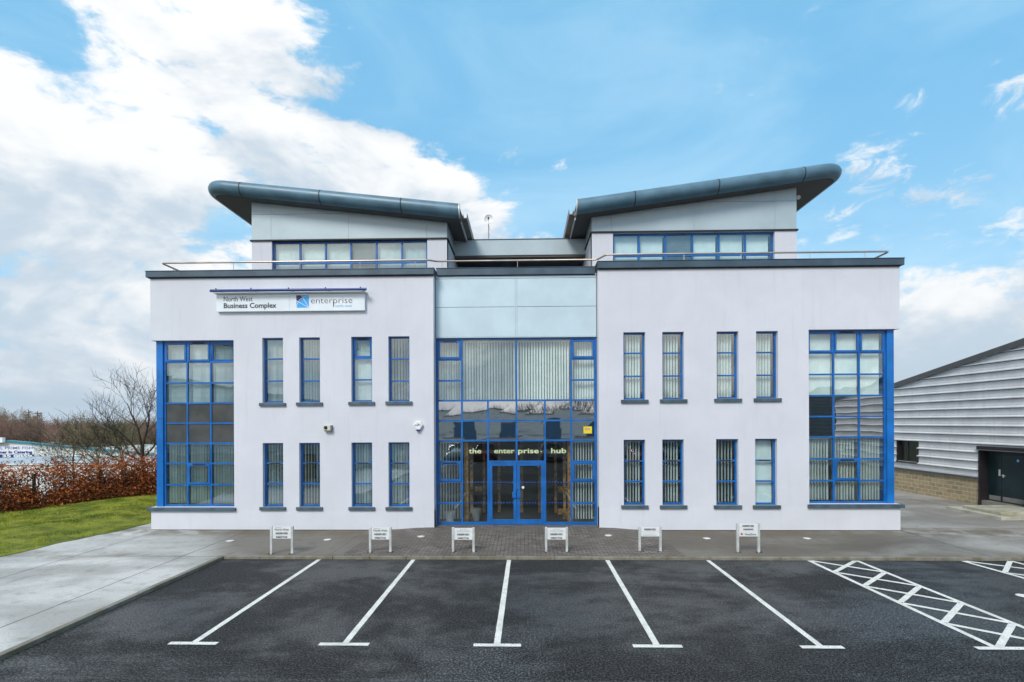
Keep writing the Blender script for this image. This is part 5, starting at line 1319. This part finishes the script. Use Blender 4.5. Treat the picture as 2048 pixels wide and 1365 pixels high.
fence = empty('mesh_fence', (*hpt(0, .30), .0), 'dark green wire mesh fence with square posts standing in the beech hedge', 'fence')
fd = .30
def fs_at(px, py=940):    # distance along the fence where a pixel column crosses it
    d = ray(px, py); o = H0+HN*fd; den = d.x*HD.y-d.y*HD.x
    t = (o.x*HD.y-o.y*HD.x)/den; q = Vector((d.x*t, d.y*t))-o; return q.dot(HD), d.z*t+CH
s1, zt1 = fs_at(68, 948); s2, zt2 = fs_at(202, 940); stp = s2-s1
for k in range(-2, 4):
    x, y = hpt(s1+stp*k, fd); mb = MB(); zt_ = zt1 if k <= 0 else zt2; mb.box(x-.04, x+.04, y-.04, y+.04, -.4, zt_); mb.obj('post', M['fence'], fence)
    if k < 3:
        mb = MB(); a = s1+stp*k+.05; c = a+stp-.10; top = min(zt1, zt2)-.06
        for q in range(int((c-a)/.10)+1):
            x, y = hpt(a+.10*q, fd); mb.tube([(x, y, .0), (x, y, top)], .0028, 3, False)
        for q in range(9):
            z = .05+(top-.05)*q/8; x, y = hpt(a, fd); x2, y2 = hpt(c, fd); mb.tube([(x, y, z), (x2, y2, z)], .0035, 3, False)
        mb.obj('mesh_panel', M['fence'], fence)

# ------------------------------------------------------------------ bare trees
def grow(mb, tips, p, d, L, r, lev, rnd, spread=.55, up=.12, nseg=4, kids=(4, 5, 5, 4), maxlev=4, shrink=.62, minr=.0095):
    pts = [p]; rs = [r]; q = p.copy(); dd_ = d.copy()
    for i in range(nseg):
        dd_ = (dd_+Vector((rnd.gauss(0, .10), rnd.gauss(0, .10), rnd.gauss(0, .07)+up*.35))).normalized(); q = q+dd_*L/nseg; pts.append(q.copy()); rs.append(r*(1-.72*(i+1)/nseg) if lev else r*(1-.45*(i+1)/nseg))
    mb.tube(pts, rs, 7 if lev == 0 else (5 if lev == 1 else 3), False)
    if lev >= maxlev: tips.append(q); return
    n = kids[min(lev, len(kids)-1)]
    for k in range(n):
        t = (.35 if lev else .5)+(.65 if lev else .5)*(k+rnd.random())/n; t = min(t, .98); f = t*nseg; i = int(f)
        b0 = pts[i].lerp(pts[i+1], f-i); ax = (pts[i+1]-pts[i]).normalized()
        side = ax.cross(Vector((rnd.gauss(0, 1), rnd.gauss(0, 1), rnd.gauss(0, 1)))).normalized()
        nd = (ax*(1-spread*.6)+side*spread*rnd.uniform(.7, 1.15)+Vector((0, 0, up))).normalized()
        grow(mb, tips, b0, nd, L*shrink*rnd.uniform(.75, 1.15), max(minr, rs[i]*.58), lev+1, rnd, spread, up, 3 if lev > 1 else nseg, kids, maxlev, shrink, minr)
def near_tree(px, D, pybase_z, hts, seed, label, mat, trunkL, r, spread, up, kids, lean=(0, 0), group=None, maxlev=4, shrink=.66, name='bare_tree'):
    rnd = random.Random(seed); x = FX(px, 900, D); e = empty(name, (x, D, pybase_z), label, 'tree', group)
    tr_ = MB(); p0 = Vector((x, D, pybase_z)); top = p0+Vector((lean[0], lean[1], trunkL)); tr_.tube([p0, p0.lerp(top, .5)+Vector((.04, 0, 0)), top], [r*1.35, r*1.05, r*.9], 9, False)
    tr_.obj('trunk', mat, e, smooth=True)
    cm = MB(); tips = []
    for (dx_, dz_, L, f) in hts:
        grow(cm, tips, top-Vector((0, 0, trunkL*f)), Vector((dx_, rnd.uniform(-.3, .3), dz_)).normalized(), L, r*.62, 1, rnd, spread, up, 5, kids, maxlev, shrink)
    # swelling buds at the twig ends
    for t in tips:
        if rnd.random() < .8: s_ = rnd.uniform(.012, .024); cm.tube([t-Vector((0, 0, s_)), t, t+Vector((0, 0, s_*1.6))], [.002, s_*.6, .002], 4, False)
    cm.obj('crown', mat, e)
    return e
near_tree(287, 26.5, -.4, ((-.12, 1, 2.5, 0), (.25, .95, 2.3, .12), (-.55, .8, 2.2, .2), (.6, .8, 2.1, .25), (-.85, .42, 2.3, .45), (-.7, .6, 1.8, .3), (.85, .45, 1.9, .4)), 5, 'tall bare tree with dark forked trunk and fine twigs beside the office corner', M['bark'], 2.5, .10, .58, .14, (4, 6, 5, 4), (-.08, 0), maxlev=4)
near_tree(195, 27.5, -.6, ((-.05, 1, 1.3, 0), (-.75, .65, 1.9, .2), (.7, .7, 1.7, .25), (-.9, .45, 2.1, .4), (.95, .42, 1.9, .45), (.3, 1, 1.3, .1), (-.4, .9, 1.4, .1)), 9, 'shorter olive bare tree with spreading low branches behind the hedge', M['bark2'], 2.0, .075, .62, .10, (4, 6, 5, 4), maxlev=4)
near_tree(243, 30, -.9, ((-.1, 1, 1.5, 0), (-.7, .65, 1.6, .2), (.7, .7, 1.5, .25), (-.9, .45, 1.6, .4), (.95, .42, 1.5, .45), (.2, .8, 1.4, .1)), 31, 'small olive bare tree between the two larger bare trees behind the hedge', M['bark2'], 2.2, .06, .62, .10, (4, 6, 5, 4), maxlev=4)
near_tree(146, 32, -1.4, ((-.1, 1, 1.6, 0), (-.7, .65, 1.7, .2), (.7, .7, 1.6, .25), (-.9, .5, 1.6, .4), (.95, .5, 1.5, .45), (.2, .8, 1.4, .1)), 37, 'small brown bare tree leftmost of the trees directly behind the hedge', M['bark'], 2.6, .055, .62, .10, (4, 6, 5, 4), maxlev=4)
# the wood beyond the shed: three kinds, copied
def far_proto(kind_, seed):
    rnd = random.Random(seed); e = bpy.data.objects.new('larch_tree' if kind_ == 'larch' else 'bare_tree', None); COL.objects.link(e); ORG[e] = Vector((0, 0, 0))
    if kind_ == 'larch':
        t = MB(); H = 11.0; t.tube([(0, 0, 0), (.1, 0, H*.5), (0, 0, H)], [.20, .14, .05], 6, False); t.obj('trunk', M['bark'], e)
        c = MB(); z = 2.0
        while z < H-.3:
            n = 5; L = 2.3*(1-z/H)**.8+.35
            for k in range(n):
                a = rnd.uniform(0, 2*pi); p = Vector((0, 0, z)); q = p+Vector((cos(a)*L*.55, sin(a)*L*.55, -.05)); w_ = p+Vector((cos(a)*L, sin(a)*L, .22)); c.tube([p, q, w_], [.05, .04, .025], 3, False)
                for _ in range(9):
                    f = rnd.uniform(.2, 1); b0 = (p.lerp(q, f*2) if f < .5 else q.lerp(w_, f*2-1)); c.tube([b0, b0+Vector((rnd.gauss(0, .2), rnd.gauss(0, .2), rnd.gauss(-.06, .14)))], [.03, .018], 3, False)
            z += .34
        c.obj('crown', M['bark3'], e)
    else:
        t = MB(); t.tube([(0, 0, 0), (.1, .05, 2), (0, .1, 3.6)], [.17, .13, .10], 6, False); t.obj('trunk', M['bark'], e)
        c = MB(); tips = []
        for k in range(7):
            a = 2*pi*k/7+rnd.uniform(-.3, .3); grow(c, tips, Vector((0, .08, 2.0+.25*k)), Vector((cos(a)*.6, sin(a)*.6, .9)).normalized(), rnd.uniform(3.2, 4.2), .08, 1, rnd, .6, .14, 4, (4, 6, 6, 4), 4, .60, .024)
        # thicken the far twigs a little: they read as a brown mist at this distance
        c.obj('crown', M['bark3'] if kind_ == 'brown' else M['bark2'], e)
    return e
protos = {'larch': far_proto('larch', 1), 'brown': far_proto('brown', 2), 'olive': far_proto('olive', 4)}
used = set()
ORDN = 'first second third fourth fifth sixth seventh eighth ninth tenth eleventh twelfth thirteenth fourteenth fifteenth sixteenth seventeenth eighteenth nineteenth twentieth'.split()
cnt = {'brown': 0, 'olive': 0}
rnd = random.Random(21)
wood = [('larch', 57, 100, 820.5), ('larch', 75, 97, 822.5), ('larch', -3, 92, 828), ('larch', 38, 118, 838)]
for i, px in enumerate(range(-40, 345, 15)):
    wood.append((('brown', 'brown', 'olive')[i % 3], px+rnd.uniform(-6, 6), rnd.uniform(84, 128), rnd.uniform(832, 843) if px < 100 else (rnd.uniform(846, 856) if px < 140 else rnd.uniform(836, 850))))
LB = {'larch': ['tall larch with bare tiered branches, right one of the close pair', 'tall larch with bare tiered branches, second from the right of the pair', 'bare larch cut by the left edge of the photo', 'shorter bare larch just left of the tall pair']}
lar = 0
for (kd, px, D, py) in wood:
    x = FX(px, 850, D); zt_ = FZ(px, py, D); H = 11.0 if kd == 'larch' else 8.6
    o = protos[kd] if kd not in used else copy_tree(protos[kd]); used.add(kd)
    zb_g = gz(x, D)-.1; sc_ = (zt_-zb_g)/H; o.location = (x, D, zb_g); o.scale = (sc_*1.1, sc_*1.1, sc_); o.rotation_euler = (0, 0, rnd.uniform(0, 6.28))
    if kd == 'larch': lb = ['tall bare larch, left one of the close pair above the shed roof', 'tall bare larch, right one of the close pair above the shed roof', 'bare larch cut by the left edge of the photo', 'shorter bare larch just left of the tall pair'][lar]; lar += 1
    else: lb = '%s %s leafless tree from the left in the wood beyond the low shed' % (ORDN[cnt[kd]], 'reddish brown' if kd == 'brown' else 'olive'); cnt[kd] += 1
    tag(o, lb, 'tree', 'larches in the wood' if kd == 'larch' else 'bare trees in the wood')
# brushwood filling the wood, and the tree line on the rise behind the camera
def brush(n, fn, seed, mat, label, w0=.03):
    rnd = random.Random(seed); mb = MB()
    for i in range(n):
        x, y, z, h_ = fn(rnd); a = rnd.uniform(0, 2*pi); le = Vector((rnd.gauss(0, .35), rnd.gauss(0, .35), 1)).normalized()*h_; w_ = w0*rnd.uniform(.6, 1.4)
        p = Vector((x, y, z)); s_ = Vector((cos(a)*w_, sin(a)*w_, 0)); mb.quad(p-s_, p+s_, p+le+s_*.15, p+le-s_*.15)
    mb.obj('brushwood', mat, None, label, 'woodland', kind='stuff')
def f1_(r):
    D = r.uniform(92, 150); px = r.uniform(-70, 360); x = FX(px, 850, D); z = gz(x, D); return x, D, z+r.uniform(0, 1)*(6.3 if px < 100 or px > 150 else 5.2), r.uniform(.5, 1.8)
brush(9000, f1_, 5, M['bark3'], 'tangled reddish brown brushwood filling the wood beyond the low shed', .05)
brush(5000, f1_, 15, M['bark2'], 'olive green brushwood scattered through the wood beyond the low shed', .05)
brush(4000, f1_, 25, M['bark'], 'dark brushwood in the depth of the wood beyond the low shed', .05)
def f2_(r):
    x = r.uniform(-60, 90); y = r.uniform(-150, -120); return x, y, gz(x, y)+r.uniform(0, 1)**1.3*(5+5*smst((x+20)/60)), r.uniform(1.5, 3.5)
brush(9000, f2_, 6, M['bark'], 'dark leafless wood on the rise behind the long white shed', .10)

# ------------------------------------------------------------------ the air
HZ = MB(); HZ.box(-3500, 3500, -3500, 3500, -10, 100)
m = bpy.data.materials.new('haze'); m.use_nodes = True; nt = m.node_tree
for n in list(nt.nodes): nt.nodes.remove(n)
ho = nt.nodes.new('ShaderNodeOutputMaterial'); pv = nt.nodes.new('ShaderNodeVolumePrincipled'); pv.inputs['Density'].default_value = .00022; pv.inputs['Color'].default_value = (.86, .92, 1, 1); pv.inputs['Anisotropy'].default_value = .2
nt.links.new(pv.outputs[0], ho.inputs['Volume'])
HZ.obj('haze', m, None, 'thin pale blue air fading the far hills', 'haze', kind='stuff')
